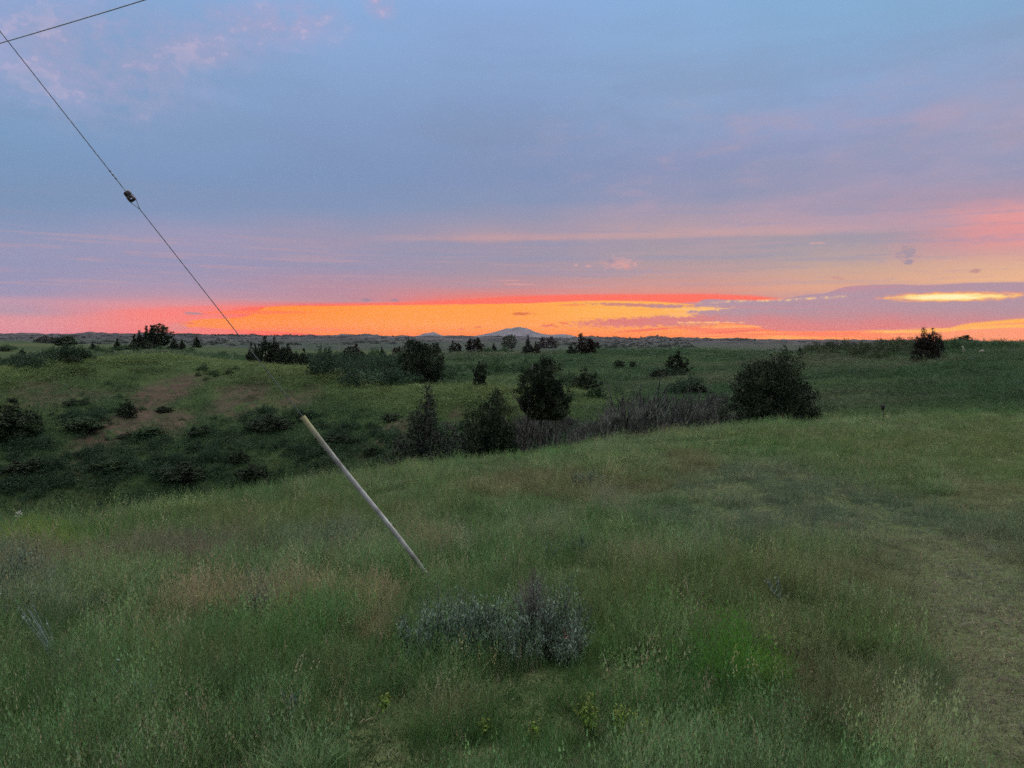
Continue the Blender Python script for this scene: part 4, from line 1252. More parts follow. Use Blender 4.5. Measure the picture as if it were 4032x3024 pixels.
# the tall tree with bare trunks at centre
ct_ = lobed("crown_tall", [(-.24, 0, .2, .78, .46, 'e'), (.10, 0, .25, .98, .46, 'e'), (.26, 0, -.05, .62, .50, 'e'), (-.02, 0, .0, .5, .6, 'e'), (.05, 0, .5, 1.03, .24, 'c'), (-.12, 0, .6, .92, .24, 'c')], 33, jun_m, 22000, .023)
tm_ = MB()
for (dx_, ln_, rr_) in ((-.22, .12, .022), (-.02, .02, .016), (.16, -.03, .010)):
    tm_.tube([(dx_, 0, -.05), (dx_ + ln_ * .3, .01, .3), (dx_ + ln_ * .8, 0, .6), (dx_ + ln_, .02, .95)], [rr_, rr_ * .8, rr_ * .6, rr_ * .2], 7)
_g = np.random.default_rng(5)
for q in range(26):
    a = _g.uniform(0, 6.28); z0 = _g.uniform(.15, .6); l = _g.uniform(.08, .24)
    tm_.tube([(-.18, 0, z0), (-.18 + l * .6 * math.cos(a), l * .6 * math.sin(a), z0 + l * .4), (-.18 + l * math.cos(a), l * math.sin(a), z0 + l)], [.007, .004, .0015], 4, False)
tree("trunked_tree", "tall tree with bare lower trunks and dark crown in the hollow at centre", "tree", 2135, 23.5, 1408, 1790, 190, 'dome', crown=ct_, lift=.50, tm=tm_.mesh("trunk_tall", bark_m, True), rz=0)
tree("juniper_tree", "very dark leaning juniper just behind the grass edge, left of the bare grey twigs", "tree", 1925, 21, 1552, 1790, 225, 'dome', 1, crown=lobed("crown_dark", [(0, 0, -.1, .7, .86, 'e'), (.10, 0, .2, .98, .55, 'e'), (.12, 0, .5, 1.03, .3, 'c'), (-.2, 0, .2, .82, .45, 'e'), (.3, 0, .0, .7, .4, 'e')], 34, jun_m, 22000, .022), rz=0)
tree("juniper_tree", "grey-green cone-shaped juniper with wide skirt behind the grass edge, above the pale tube", "tree", 1680, 20.5, 1530, 1830, 320, 'grey', crown=lobed("crown_greycone", [(0, 0, -.1, .85, .8, 'c'), (0, 0, .35, 1.03, .36, 'c'), (.0, 0, -.25, .6, 1.0, 'e'), (.3, 0, -.1, .62, .45, 'e'), (-.3, 0, -.1, .5, .45, 'e'), (-.15, 0, .3, .75, .3, 'c')], 35, grey_m, 16000, .020), rz=0)
tree("juniper_tree", "broad round-topped dark juniper at the end of the hollow thicket", "tree", 1660, 66, 1350, 1520, 165, 'dome', crown=lobed("crown_broad", [(0, 0, .05, .95, .92, 'e'), (-.22, 0, .3, 1.0, .48, 'e'), (.22, 0, .35, .98, .5, 'e'), (0, 0, -.1, .5, .5, 'e'), (-.05, 0, .6, 1.04, .3, 'c')], 36, jun_m, 22000, .023), rz=0)
tree("juniper_tree", "narrow dark juniper on the green slope right of the broad round-topped one", "tree", 1890, None, 1426, 1522, 66, 'column', 0)

# skyline row left of and under the mountain
for (x, yt, yb, w, kind, v, lab) in [
    (1392, 1355, 1412, 68, 'ruddy', 0, "brownish dome juniper on the far edge, first of the row right of the wire"),
    (1295, 1372, 1408, 22, 'cone', 0, "tiny pointed juniper rising from the thicket strip left of the brownish dome"),
    (1505, 1366, 1412, 34, 'cone', 1, "slim pale-green pointed juniper midway between brownish dome and round-topped juniper"),
    (1565, 1364, 1398, 44, 'ruddy', 1, "low brownish juniper just left of the broad round-topped one"),
    (1722, 1352, 1396, 46, 'grey', 0, "small hazy cone juniper just right of the broad round-topped one"),
    (1792, 1343, 1391, 48, 'ruddy', 0, "reddish-brown pointed juniper below the small peaked hill"),
    (1870, 1328, 1389, 76, 'ruddy', 1, "wide reddish-brown juniper between the small peaked hill and the mountain"),
    (1945, 1352, 1384, 28, 'cone', 0, "tiny pointed green conifer left of the ball-shaped tree"),
    (2005, 1320, 1373, 64, 'ball', 0, "ball-shaped green tree standing right below the mountain"),
    (2080, 1326, 1396, 60, 'grey', 1, "upright greyish juniper under the right foot of the mountain"),
    (2112, 1345, 1396, 28, 'ruddy', 0, "small brown bush pressed against the upright greyish juniper"),
    (2158, 1323, 1371, 80, 'ruddy', 1, "brownish spreading juniper behind the upright greyish one"),
    (2302, 1318, 1394, 92, 'ruddy', 0, "large ruddy juniper breaking the skyline right of the mountain"),
    (2250, 1356, 1396, 56, 'grey', 1, "grey leafy bush leaning on the large ruddy juniper"),
    (2345, 1345, 1380, 46, 'ruddy', 1, "side bush on the right flank of the large ruddy juniper"),
    (685, 1333, 1378, 46, 'cone', 1, "dark pointed juniper, left of the close pair beside the skyline grove"),
    (718, 1340, 1379, 40, 'cone', 0, "dark pointed juniper, right of the close pair beside the skyline grove"),
    (776, 1322, 1368, 36, 'cone', 1, "lone narrow juniper between the close pair and the wire"),
    (462, 1334, 1376, 34, 'cone', 0, "small juniper a little left of the skyline grove"),
    (366, 1346, 1377, 26, 'cone', 1, "little dark juniper in front of the pale bluff on the left"),
    (257, 1324, 1378, 76, 'ball', 1, "round blue-green tree on a thin trunk at the far left skyline"),
    (185, 1322, 1346, 80, 'dome', 0, "low dark grove tree left of the round blue-green tree"),
    (88, 1374, 1420, 30, 'column', 0, "thin dark shrub on the slope near the left edge"),
    (12, 1366, 1384, 50, 'dome', 1, "dark bush cut by the left edge of the view below the skyline"),
    (287, 1400, 1428, 66, 'dome', 0, "dark shrub below the round blue-green tree"),
]:
    lift = .0
    tree("low_bush" if ('bush' in lab or 'shrub' in lab) else ("juniper_tree" if kind != 'ball' else "round_tree"), lab, "tree" if 'bush' not in lab and 'shrub' not in lab else "bush", x, None, yt, yb, w, kind, v, group=G_SKY if kind == 'ruddy' else None, lift=.28 if x == 257 else lift)

# the grove on the left skyline
for (x, yt, w, kind, lab) in [(532, 1318, 40, 'cone', "smallest pointed conifer at the left end of the skyline grove"), (553, 1305, 44, 'cone', "second conifer from the left in the skyline grove"),
                              (578, 1288, 48, 'cone', "taller conifer left of centre in the skyline grove"), (603, 1286, 60, 'cone', "tallest dark conifer in the middle of the skyline grove")]:
    tree("conifer", lab, "tree", x, 175, yt, 1372, w, kind, 0, group="conifers of the left skyline grove")
tree("round_tree", "broad leafy round tree filling the right half of the left skyline grove", "tree", 628, 178, 1279, 1372, 86, 'ball', 0, lift=.1)
tree("low_bush", "dark bush at the foot of the left skyline grove", "bush", 566, None, 1340, 1374, 90, 'dome', 0)

# dark clump where the wire meets the land
for (x, r, yt, w, lab) in [(998, 118, 1352, 60, "left bush of the dark clump behind the wire"), (1045, 120, 1330, 80, "tallest bush of the dark clump behind the wire"),
                           (1085, 122, 1332, 44, "narrow bush at the right shoulder of the dark clump behind the wire"), (1125, 116, 1356, 76, "right bush of the dark clump behind the wire"), (1190, 112, 1376, 60, "low bush right of the dark clump behind the wire")]:
    tree("low_bush", lab, "bush", x, r, yt, 1400, w, 'dome', int(x) % 2, group="bushes of the dark clump behind the wire")

# shrubs one can tell apart on the ravine side
for (x, yt, yb, w, lab) in [
    (20, 1560, 1720, 200, "huge dark shrub cut by the left edge, above the ravine"), (110, 1640, 1720, 110, "dark shrub right of the huge one at the left edge"),
    (330, 1632, 1690, 150, "wide dark shrub left of the long bare earth streak"), (300, 1560, 1590, 80, "bright green low shrub above the wide dark shrub"),
    (500, 1560, 1640, 60, "dark shrub in the middle of the bare earth streak"), (645, 1585, 1620, 60, "small dark shrub on the right part of the bare earth"),
    (590, 1668, 1710, 110, "dark green shrub under the bare earth streak"), (500, 1690, 1725, 60, "small dark shrub under the left end of the bare earth"),
    (940, 1755, 1815, 80, "round black-looking shrub low on the ravine side, left of the pale tube"), (800, 1660, 1710, 90, "green shrub midway down the ravine side"),
    (1060, 1620, 1690, 150, "wide dark shrub left of the top of the pale tube"), (1200, 1600, 1645, 80, "dark shrub right above the top of the pale tube"),
    (1000, 1810, 1880, 120, "dark shrub at the ravine floor left of the pale tube"), (1340, 1690, 1740, 130, "dark shrub right of the upper pale tube"),
    (1470, 1740, 1790, 80, "rounded dark shrub below the small bare earth patch"), (1540, 1612, 1650, 90, "flat dark shrub on the green slope above the small bare earth patch"),
    (720, 1810, 1880, 170, "broad dark shrub at the bottom of the ravine side"), (430, 1800, 1850, 110, "dark shrub low on the ravine side at left"), (120, 1790, 1850, 130, "dark shrub low beside the left edge"),
]:
    tree("wild_shrub", lab, "shrub", x, None, yt + 12, yb, w, 'ball' if (x // 10) % 2 else 'dome', int(x) % 2, group="dark shrubs on the ravine side", trunk=False)

# ------------------------------------------------------------------ bare thicket
def bare_mesh(name, seed, n=9):
    g = np.random.default_rng(seed); mb = MB()

    def grow(p, d, l, r, depth):
        q = p + d * l
        mid = p + d * l * .5 + Vector(g.normal(0, .03 * l, 3))
        mb.tube([p, mid, q], [r, r * .8, r * .6], 4, False)
        if depth == 0: return
        for _ in range(g.integers(2, 4)):
            d2 = (d + Vector(g.normal(0, .38, 3)) + Vector((0, 0, .12))).normalized()
            grow(p + d * l * g.uniform(.45, 1.0), d2, l * g.uniform(.45, .75), r * .55, depth - 1)
    for _ in range(n):
        a = g.uniform(0, 6.28)
        d = Vector((math.cos(a) * .22, math.sin(a) * .22, 1)).normalized()
        grow(Vector((g.normal(0, .07), g.normal(0, .07), -.05)), d, g.uniform(.3, .5), .024, 3)
    return mb.mesh(name, twig_m)


bare = [bare_mesh("bare_branches", s, 5) for s in (1, 2, 3, 4)]
g = np.random.default_rng(77)
k = 0
for (x, yt, r) in [(2425, 1560, 22.5), (2455, 1530, 23.5), (2490, 1535, 22.5), (2520, 1500, 23.5), (2548, 1545, 22.5), (2575, 1560, 23.5), (2600, 1530, 22.5), (2632, 1520, 23.5), (2660, 1540, 22.5), (2690, 1550, 23.5), (2722, 1545, 23.5), (2760, 1560, 23.5), (2795, 1575, 23.5),
                   (2475, 1470, 27.5), (2535, 1480, 27.5), (2590, 1500, 27.5), (2640, 1490, 27.5), (2700, 1515, 27.5), (2400, 1600, 24.5), (2380, 1640, 24.5), (2830, 1590, 24.5), (2862, 1600, 24.5),
                   (2440, 1500, 25.5), (2505, 1490, 25.5), (2562, 1505, 25.5), (2615, 1500, 25.5), (2675, 1500, 26.5), (2745, 1530, 25.5), (2410, 1560, 23.5), (2780, 1545, 25.5), (2180, 1610, 25.5), (2230, 1600, 26.5), (2150, 1560, 27.5), (2100, 1520, 28.5), (2205, 1570, 28.5), (2030, 1600, 25.5), (2060, 1560, 26.5), (1990, 1650, 24.5), (2115, 1590, 24.5), (2290, 1620, 25.5), (2330, 1640, 25.5), (2260, 1650, 23.5)]:
    X0, Y0, Z0 = at(x + g.normal(0, 6), r); yt -= 38 if x > 2360 else 10
    h = CAM_H + aztan(x, yt)[1] * r - Z0
    o = obj("bare_sapling", bare[k % 4], None, (X0, Y0, Z0)); o.scale = (h * .9, h * .9, h * 1.02); o.rotation_euler = (0, 0, g.uniform(0, 6.28))
    grp = x > 2360
    tag(o, "leafless grey sapling in the bare thicket behind the grass edge" if grp else "leafless grey shrub stem around the tall trunked tree",
        "sapling", "bare grey saplings of the thicket" if grp else "bare grey stems around the trunked tree")
    k += 1

# ------------------------------------------------------------------ sagebrush and foreground plants
sage_m = noisy_mat("sage_leaf", (.10, .145, .10), (.27, .35, .25), 7.0, rand=.12, detail=5)
sage_dk = noisy_mat("sage_leaf_dark", (.08, .125, .09), (.23, .30, .22), 7.0, rand=.1, detail=5)
dry_m = noisy_mat("dry_plume", (.11, .095, .085), (.20, .175, .16), 9.0)
rust_m = noisy_mat("dried_leaf", (.20, .11, .08), (.34, .22, .16), 16.0)
yel_m = noisy_mat("yellow_bloom", (.10, .14, .03), (.18, .21, .045), 20.0)
lime_m = noisy_mat("lime_leaf", (.09, .17, .025), (.20, .28, .05), 14.0)
white_m = noisy_mat("white_petal", (.3, .32, .27), (.5, .5, .43), 20.0)
silver_m = noisy_mat("silver_leaf", (.09, .13, .11), (.22, .27, .23), 12.0)


stem_m = noisy_mat("sage_stem", (.05, .055, .04), (.12, .125, .09), 14.0)


def sage_meshes(seed, w, d, h, n_st, per, leaf, mat):
    """woody stems fanning up, each dressed in small narrow leaves"""
    g = np.random.default_rng(seed); mb = MB(); P = []
    humps = [(-.27, .05, .30, .80), (.02, -.05, .32, .95), (.27, .08, .28, 1.0), (.10, .22, .26, .85), (-.12, -.2, .24, .6), (.34, -.15, .2, .6)]
    for i in range(n_st):
        cx, cy, cr_, chh = humps[g.integers(0, len(humps))]
        a = g.uniform(0, 6.28); u = math.sqrt(g.uniform(0, 1))
        bx, by = w * (cx + .4 * cr_ * u * math.cos(a)), d * (cy + .4 * cr_ * u * math.sin(a))
        tx, ty = w * (cx + cr_ * u * math.cos(a) * g.uniform(.7, 1.1)), d * (cy + cr_ * u * math.sin(a) * g.uniform(.7, 1.1))
        tz = h * chh * (1 - .5 * u ** 2) * g.uniform(.6, 1.15)
        c = ((bx + tx) / 2 + g.normal(0, .02), (by + ty) / 2, tz * .45)
        pts = [(bx, by, -.03), c, (tx, ty, tz)]
        mb.tube(pts, [.006, .004, .0015], 4, False)
        t = g.uniform(.25, 1.05, per)[:, None]
        A_, B_, C_ = (np.array(p) for p in pts)
        q = A_ * (1 - t) ** 2 + 2 * C_ * 0 + 2 * B_ * t * (1 - t) + C_ * t ** 2
        P.append(q + g.normal(0, .018, (per, 3)) * (1.6 - t))
    P = np.vstack(P)
    n = len(P); dd = g.normal(0, .5, (n, 3)); dd[:, 2] += 1.1; dd /= np.linalg.norm(dd, axis=1)[:, None]
    e = np.cross(dd, g.normal(0, 1, (n, 3))); e /= np.linalg.norm(e, axis=1)[:, None]
    L = (leaf * g.uniform(.6, 1.4, n))[:, None]
    v = np.stack([P - dd * L, P - e * L * .22, P + dd * L, P + e * L * .22], 1).reshape(-1, 3)
    return mb.mesh("stems", stem_m), mesh_np("leaves", v, np.arange(n * 4), np.full(n, 4), mat)


def plant(name, label, cat, x, y, wpx, hpx, seed, mat, n_st=40, per=26, leaf=.016, depth=.8, group=None, extra=None, r0=2.0):
    X0, Y0, r = hit(x, y, r0, 40); Z0 = gz(X0, Y0)
    w, h = wpx / F * r, hpx / F * r
    t = empty(name, (X0, Y0, Z0)); tag(t, label, cat, group)
    a, b = sage_meshes(seed, w, w * depth, h, n_st, per, leaf, mat)
    obj("stems", a, t); obj("leaves", b, t)
    return t, w, h, r


def bits(name, parent, pts, size, seed, mat, up=.2):
    g = np.random.default_rng(seed)
    return obj(name, leaves_mesh(name, np.array(pts), size, g, mat, up), parent)


# the big sagebrush in front of the anchor, in two bodies
t, w, h, r = plant("sagebrush", "large blue-grey sagebrush in the middle foreground, right body with mauve dead plume", "shrub", 2080, 2590, 500, 310, 41, sage_m, 190, 85, .0095, .75)
gg = np.random.default_rng(3)
pl = MB()
for q in range(150):
    a = gg.uniform(0, 6.28); z = gg.uniform(.6, 1.22); u = gg.uniform(0, .26) * (1.42 - z); z = z * h
    pl.tube([(.02, .05, h * .3), (.03 + u * .5 * math.cos(a), .05 + u * .5 * math.sin(a), z * .6), (.03 + u * math.cos(a) * 1.2, .05 + u * math.sin(a), z)], [.0026, .002, .0009], 3, False)
obj("dead_plume", pl.mesh("dead_plume", dry_m), t)
_q = []
for _ in range(620):
    z = .65 + .55 * gg.uniform(0, 1) ** 1.5; k2 = .13 * (1.42 - z)
    _q.append((.03 + gg.normal(0, k2), .05 + gg.normal(0, k2), z * h))

plant("sagebrush", "dark blue-grey sagebrush body left of the large one, touching it", "shrub", 1735, 2605, 340, 310, 42, sage_dk, 140, 80, .010, .8)
plant("sagebrush", "low middle part of the foreground sagebrush between its dark and mauve-plumed bodies", "shrub", 1900, 2580, 280, 260, 43, sage_m, 100, 60, .010, .8)
plant("sagebrush", "pale sagebrush cut by the left edge below the yellow-green grass", "shrub", 40, 2330, 240, 170, 44, sage_m, 70, 40, .014, .9)
plant("sagebrush", "dark-based sagebrush cut by the left edge, nearer the camera", "shrub", 60, 2440, 200, 120, 45, sage_dk, 60, 36, .012, .9)
plant("sagebrush", "wide faint grey sagebrush left of the middle of the pale tube", "shrub", 1320, 2140, 240, 90, 46, sage_m, 70, 30, .013, .8)
plant("sagebrush", "small lilac-grey sagebrush between two straw-coloured tufts at left", "shrub", 1010, 2395, 100, 80, 47, silver_m, 40, 26, .011, .9)
plant("sagebrush", "faint grey sagebrush upslope, above the right end of the foreground sagebrush", "shrub", 2310, 1905, 150, 75, 48, sage_m, 50, 26, .014, .8)
plant("sagebrush", "small grey sagebrush halfway up between tube and far rusty grass", "shrub", 2270, 2180, 110, 80, 49, silver_m, 36, 26, .012, .8)
plant("sagebrush", "tiny grey sagebrush at the very left, above the leaning silver plant", "shrub", 390, 2400, 50, 70, 50, silver_m, 16, 20, .011, .9)

# leafy clump and dried leaf cluster beside it
bits_t = empty("leafy_plant", (*hit(2235, 2600, 2, 30)[:2], 0)); bits_t.location.z = gz(bits_t.location.x, bits_t.location.y)
tag(bits_t, "dried orange-pink leaf cluster at the right foot of the large sagebrush", "plant")
gg = np.random.default_rng(8)
bits("leaves", bits_t, [(gg.normal(.0, .022) + .02 * k_, gg.normal(0, .02), .16 - .05 * k_ + gg.normal(0, .014)) for k_ in range(3) for _ in range(13)], .021, 9, rust_m)
st_ = MB()
for q in range(6): st_.tube([(0, 0, -.02), (gg.normal(0, .01), gg.normal(0, .01), .08), (.02 * gg.normal(), .0, .19)], [.003, .002, .001], 4, False)
obj("stems", st_.mesh("stems", bark_m), bits_t)

tw = MB(); tw.tube([(-.035, 0, .0), (-.012, 0, .020), (.01, 0, .045), (.02, .0, .085)], [.004, .0075, .006, .002], 6)
X0, Y0, r = hit(1765, 2600, 2, 30)
tag(obj("curled_leaf", tw.mesh("curled_leaf", rust_m, True), None, (X0 - .02, Y0 - .1, gz(X0, Y0 - .1) + .05)), "small curved orange dried leaf under the dark sagebrush", "leaf")


def sprig(label, x, y, wpx, hpx, lean, seed, mat, n=7, leaf=.014, cat="plant", name="silver_plant"):
    X0, Y0, r = hit(x, y, 2.0, 40); Z0 = gz(X0, Y0); w, h = wpx / F * r, hpx / F * r
    g = np.random.default_rng(seed); t = empty(name, (X0, Y0, Z0)); tag(t, label, cat)
    mb = MB(); P = []
    for i in range(n):
        tx = g.uniform(-.5, .5) * w + lean * h; ty = g.uniform(-.4, .4) * w; tz = h * g.uniform(.75, 1.05)
        mb.tube([(g.uniform(-.1, .1) * w, 0, -.02), (tx * .45, ty * .5, tz * .5), (tx, ty, tz)], [.003, .0022, .001], 4, False)
        for u in np.linspace(.25, 1, 22):
            P.append((tx * u + g.normal(0, .007), ty * u + g.normal(0, .007), tz * u))
    obj("stems", mb.mesh("stems", mat), t); bits("leaves", t, P, leaf, seed, mat, 1.2)
    return t


sprig("pale silver plant leaning left in the left foreground grass", 240, 2640, 130, 230, -.40, 61, silver_m, 7, .009)
sprig("upright silver-blue plant in the bottom grass left of centre", 1150, 2880, 60, 150, -.05, 62, silver_m, 8, .009)
sprig("thin pale stalk plant in the bottom left grass, leaning left", 620, 2860, 60, 180, -.25, 63, silver_m, 4, .010)
sprig("small silvery sprig in the grass above the sagebrush", 2160, 2220, 50, 80, .1, 64, silver_m, 5, .012)
sprig("pale bent stalk in the grass right of the sagebrush", 3080, 2380, 90, 110, -.2, 65, silver_m, 6, .010)
sprig("pair of thin pale stalks in the left grass", 460, 2770, 50, 150, .12, 66, silver_m, 3, .010)


def blooming(label, x, y, wpx, hpx, seed, n=7):
    X0, Y0, r = hit(x, y, 1.6, 30); Z0 = gz(X0, Y0); w, h = wpx / F * r, hpx / F * r
    g = np.random.default_rng(seed); t = empty("yellow_spurge", (X0, Y0, Z0)); tag(t, label, "flower", "yellow-green flowering weeds in the foreground")
    mb = MB(); P = []; B = []
    for i in range(n):
        tx, ty = g.uniform(-.5, .5) * w, g.uniform(-.4, .4) * w; tz = h * g.uniform(.6, 1.05)
        mb.tube([(tx * .4, ty * .4, -.02), (tx * .8, ty * .8, tz * .5), (tx, ty, tz)], [.0028, .002, .0015], 4, False)
        for u in np.linspace(.15, .95, 26): P.append((tx * (.4 + .6 * u) + g.normal(0, .010), ty * (.4 + .6 * u) + g.normal(0, .010), tz * u))
        for _ in range(22): B.append((tx + g.normal(0, .016), ty + g.normal(0, .016), tz + g.normal(0, .009)))
    obj("stems", mb.mesh("stems", lime_m), t); bits("leaves", t, P, .012, seed, lime_m, .6); bits("blossoms", t, B, .0075, seed + 1, yel_m, .6)


for (x, y, w, h, s, n, lab) in [(2340, 2900, 130, 150, 71, 6, "yellow-green flowering weed, left one below the dark hollow"), (2480, 2960, 130, 190, 72, 7, "largest yellow-green flowering weed, in the bottom grass right of centre"),
                                (2090, 2935, 60, 90, 73, 4, "small yellow flowering weed in the bottom grass near centre"), (1890, 2900, 50, 70, 74, 3, "tiny yellow flowering weed left of the small one near centre"),
                                (2850, 2900, 90, 110, 75, 5, "yellow-green flowering weed below the bright green tussock"), (3060, 2975, 80, 90, 76, 5, "yellow flowering weed toward the bottom right"),
                                (2830, 3010, 80, 70, 77, 5, "yellow flowering weed at the bottom edge beside the white petals"), (3560, 2860, 110, 80, 78, 6, "yellow-green weed clump on the worn ground at right"),
                                (1500, 2800, 60, 70, 79, 3, "faint yellow weed under the dark sagebrush"), (2915, 1665, 120, 60, 80, 12, "yellow weed patch at the foot of the big juniper bush, left"), (3115, 1655, 130, 50, 81, 12, "yellow weed patch at the foot of the big juniper bush, right")]:
    blooming(lab, x, y, w, h, s, n)

# bright tussock
X0, Y0, r = hit(2900, 2720, 2, 20)
t = empty("green_tussock", (X0, Y0, gz(X0, Y0))); tag(t, "bright green grass tussock right of the sagebrush", "grass tussock")
gg = np.random.default_rng(12); P = []
tus = MB()
for q in range(240):
    a = gg.uniform(0, 6.28); u = gg.uniform(0, .12); l = gg.uniform(.08, .22)
    x0, y0 = u * math.cos(a) * 1.6, u * math.sin(a)
    tus.tube([(x0, y0, -.01), (x0 + .02 * math.cos(a), y0 + .02 * math.sin(a), l * .6), (x0 + .08 * math.cos(a) + .03, y0 + .06 * math.sin(a), l)], [.002, .0016, .0004], 3, False)
obj("blades", tus.mesh("blades", lime_m), t)


def small_flower(label, x, y, hpx, n, seed, sz):
    X0, Y0, r = hit(x, y, 1.6, 40); h = hpx / F * r
    t = empty("white_wildflower", (X0, Y0, gz(X0, Y0))); tag(t, label, "flower")
    g = np.random.default_rng(seed); mb = MB()
    mb.tube([(0, 0, -.03), (.01, 0, h * .6), (0, 0, h)], [.003, .003, .002], 5)
    obj("stem", mb.mesh("stem", lime_m), t)
    bits("petals", t, [(g.normal(0, sz), g.normal(0, sz * .6), h + g.normal(0, sz)) for _ in range(n)], sz * .8, seed, white_m, .0)


small_flower("pale white blossom standing out of the grass near the left edge", 77, 2125, 85, 26, 91, .018)
small_flower("flat white blossom at the bottom edge right of centre", 2860, 2990, 40, 16, 92, .014)
small_flower("tiny white blossom on the worn ground at right", 3740, 2600, 20, 8, 93, .010)

# ------------------------------------------------------------------ posts and rock
dark_m = noisy_mat("dark_metal", (.012, .012, .012), (.03, .03, .028), 20.0, rough=.6)
pale_m = noisy_mat("weathered_pale", (.20, .20, .13), (.34, .34, .22), 6.0)
rock_m = noisy_mat("pale_rock", (.12, .11, .09), (.24, .21, .18), 5.0)
X0, Y0, Z0 = at(3484, 24.5)
t = empty("marker_stake", (X0, Y0, Z0)); tag(t, "thin dark stake with a small black knob at the grass edge on the right", "stake")
mb = MB(); mb.tube([(.02, 0, -.1), (.01, 0, .2), (-.005, 0, .42)], [.011, .010, .010], 8); obj("stake", mb.mesh("stake", dark_m, True), t)
mb = MB(); mb.tube([(0, 0, .30), (-.01, 0, .34), (-.018, 0, .40), (-.02, 0, .455), (-.02, 0, .475)], [.022, .045, .060, .050, .02], 10); obj("knob", mb.mesh("knob", dark_m, True), t)

X0, Y0, r = hit(3792, 1392, 60, 400)
t = empty("marker_post", (X0, Y0, gz(X0, Y0))); tag(t, "short pale yellowish post under the square-topped skyline tree", "post")
mb = MB(); s = r / F
mb.tube([(1 * s, 0, -.1), (1 * s, 0, 10 * s), (0, 0, 18 * s), (-2.5 * s, 0, 23 * s)], [3.6 * s, 3.6 * s, 3.4 * s, 2.6 * s], 8); obj("shaft", mb.mesh("shaft", pale_m, True), t)
mb = MB(); mb.tube([(-2.4 * s, 0, 22 * s), (-3.2 * s, 0, 24.5 * s)], [3.2 * s, 2.2 * s], 8); obj("cap", mb.mesh("cap", pale_m, True), t)


def rock(label, x, y, wpx, hpx, seed, r0=2.0):
    X0, Y0, r = hit(x, y, r0, 500); g = np.random.default_rng(seed)
    w, h = wpx / F * r, hpx / F * r; vs = []; m, k_ = 12, 7
    for i in range(k_):
        ph_ = math.pi * (i + .5) / k_
        for j_ in range(m):
            a = 2 * math.pi * j_ / m; q = 1 + .25 * g.normal()
            vs.append((w / 2 * math.sin(ph_) * math.cos(a) * q, w / 2 * math.sin(ph_) * math.sin(a) * q, h * (.4 + .6 * math.cos(ph_)) * (1 + .1 * g.normal())))
    fs = [(i * m + j_, i * m + (j_ + 1) % m, (i + 1) * m + (j_ + 1) % m, (i + 1) * m + j_) for i in range(k_ - 1) for j_ in range(m)]
    fs.append(tuple(range(m))[::-1]); fs.append(tuple((k_ - 1) * m + j_ for j_ in range(m)))
    mb = MB(); mb.add(vs, fs)
    tag(obj("rock", mb.mesh("rock", rock_m), None, (X0, Y0, gz(X0, Y0))), label, "rock")


rock("pale stone lying in grass on the right skyline slope", 3868, 1392, 20, 12, 1, 60)
rock("pinkish stone in the grass upslope right of the sagebrush", 2560, 2215, 55, 34, 2)
rock("small pale stone in the grass below the bright tussock", 2570 + 490, 2815, 34, 18, 3)

# ------------------------------------------------------------------ guy wire, insulator and tube
wire_m = noisy_mat("galvanised_strand", (.10, .11, .12), (.20, .21, .22), 60.0, rough=.5, spec=.4, metal=.6)
ins_m = noisy_mat("dark_glazed_porcelain", (.012, .008, .010), (.035, .018, .022), 8.0, rough=.35, spec=.5)
tube_m, _nt, _b = new_mat("weathered_plastic")
_N, _L = _nt.nodes, _nt.links
_tc = _N.new('ShaderNodeTexCoord'); _no = _N.new('ShaderNodeTexNoise'); _no.inputs['Scale'].default_value = 5; _no.inputs['Detail'].default_value = 6
_L.new(_tc.outputs['Object'], _no.inputs['Vector'])
_cr = _N.new('ShaderNodeValToRGB'); _cr.color_ramp.elements[0].position = .38; _cr.color_ramp.elements[1].position = .62
_cr.color_ramp.elements[0].color = (.22, .215, .19, 1); _cr.color_ramp.elements[1].color = (.54, .53, .48, 1)
_L.new(_no.outputs['Fac'], _cr.inputs['Fac'])
_sx = _N.new('ShaderNodeSeparateXYZ'); _L.new(_tc.outputs['Object'], _sx.inputs[0])
_mr = _N.new('ShaderNodeMapRange'); _mr.inputs['From Min'].default_value = 1.5; _mr.inputs['From Max'].default_value = 2.15; _mr.interpolation_type = 'SMOOTHSTEP'
_ad = _N.new('ShaderNodeMath'); _ad.operation = 'MULTIPLY_ADD'; _ad.inputs[1].default_value = .5
_L.new(_no.outputs['Fac'], _ad.inputs[0]); _L.new(_sx.outputs['Z'], _ad.inputs[2]); _L.new(_ad.outputs[0], _mr.inputs['Value'])
_mx = _N.new('ShaderNodeMix'); _mx.data_type = 'RGBA'; _mx.inputs[7].default_value = (.34, .31, .14, 1)
_L.new(_mr.outputs[0], _mx.inputs[0]); _L.new(_cr.outputs['Color'], _mx.inputs[6]); _L.new(_mx.outputs[2], _b.inputs['Base Color'])
_b.inputs['Roughness'].default_value = .6

# foot of the wire and direction up it
AX, AY, AR = hit(1712, 2302, 4, 12)
foot = Vector((AX, AY, gz(AX, AY)))
rt_ = Vector(ray(1192, 1640)); hh_ = math.hypot(rt_.x, rt_.y)
tube_top = Vector(CAM) + rt_ * (AR - .15) / hh_
axis = (tube_top - foot); TL = axis.length; axis.normalize()


def along(px, py):
    """distance up the wire where it crosses the sight line of a pixel"""
    d = Vector(ray(px, py)); w0 = foot - Vector(CAM)
    b = axis.dot(d); d1 = axis.dot(w0); e1 = d.dot(w0)
    return (b * e1 - d1) / (1 - b * b)


guy = empty("guy_wire", foot); guy.rotation_euler = axis.to_track_quat('Z', 'Y').to_euler()
tag(guy, "slanting guy wire with dark insulator and pale guard tube, anchored in the grass", "guy wire")
print("tube length", TL, "foot r", AR)
ti = along(507, 775)
IL, IR = .078, .0240


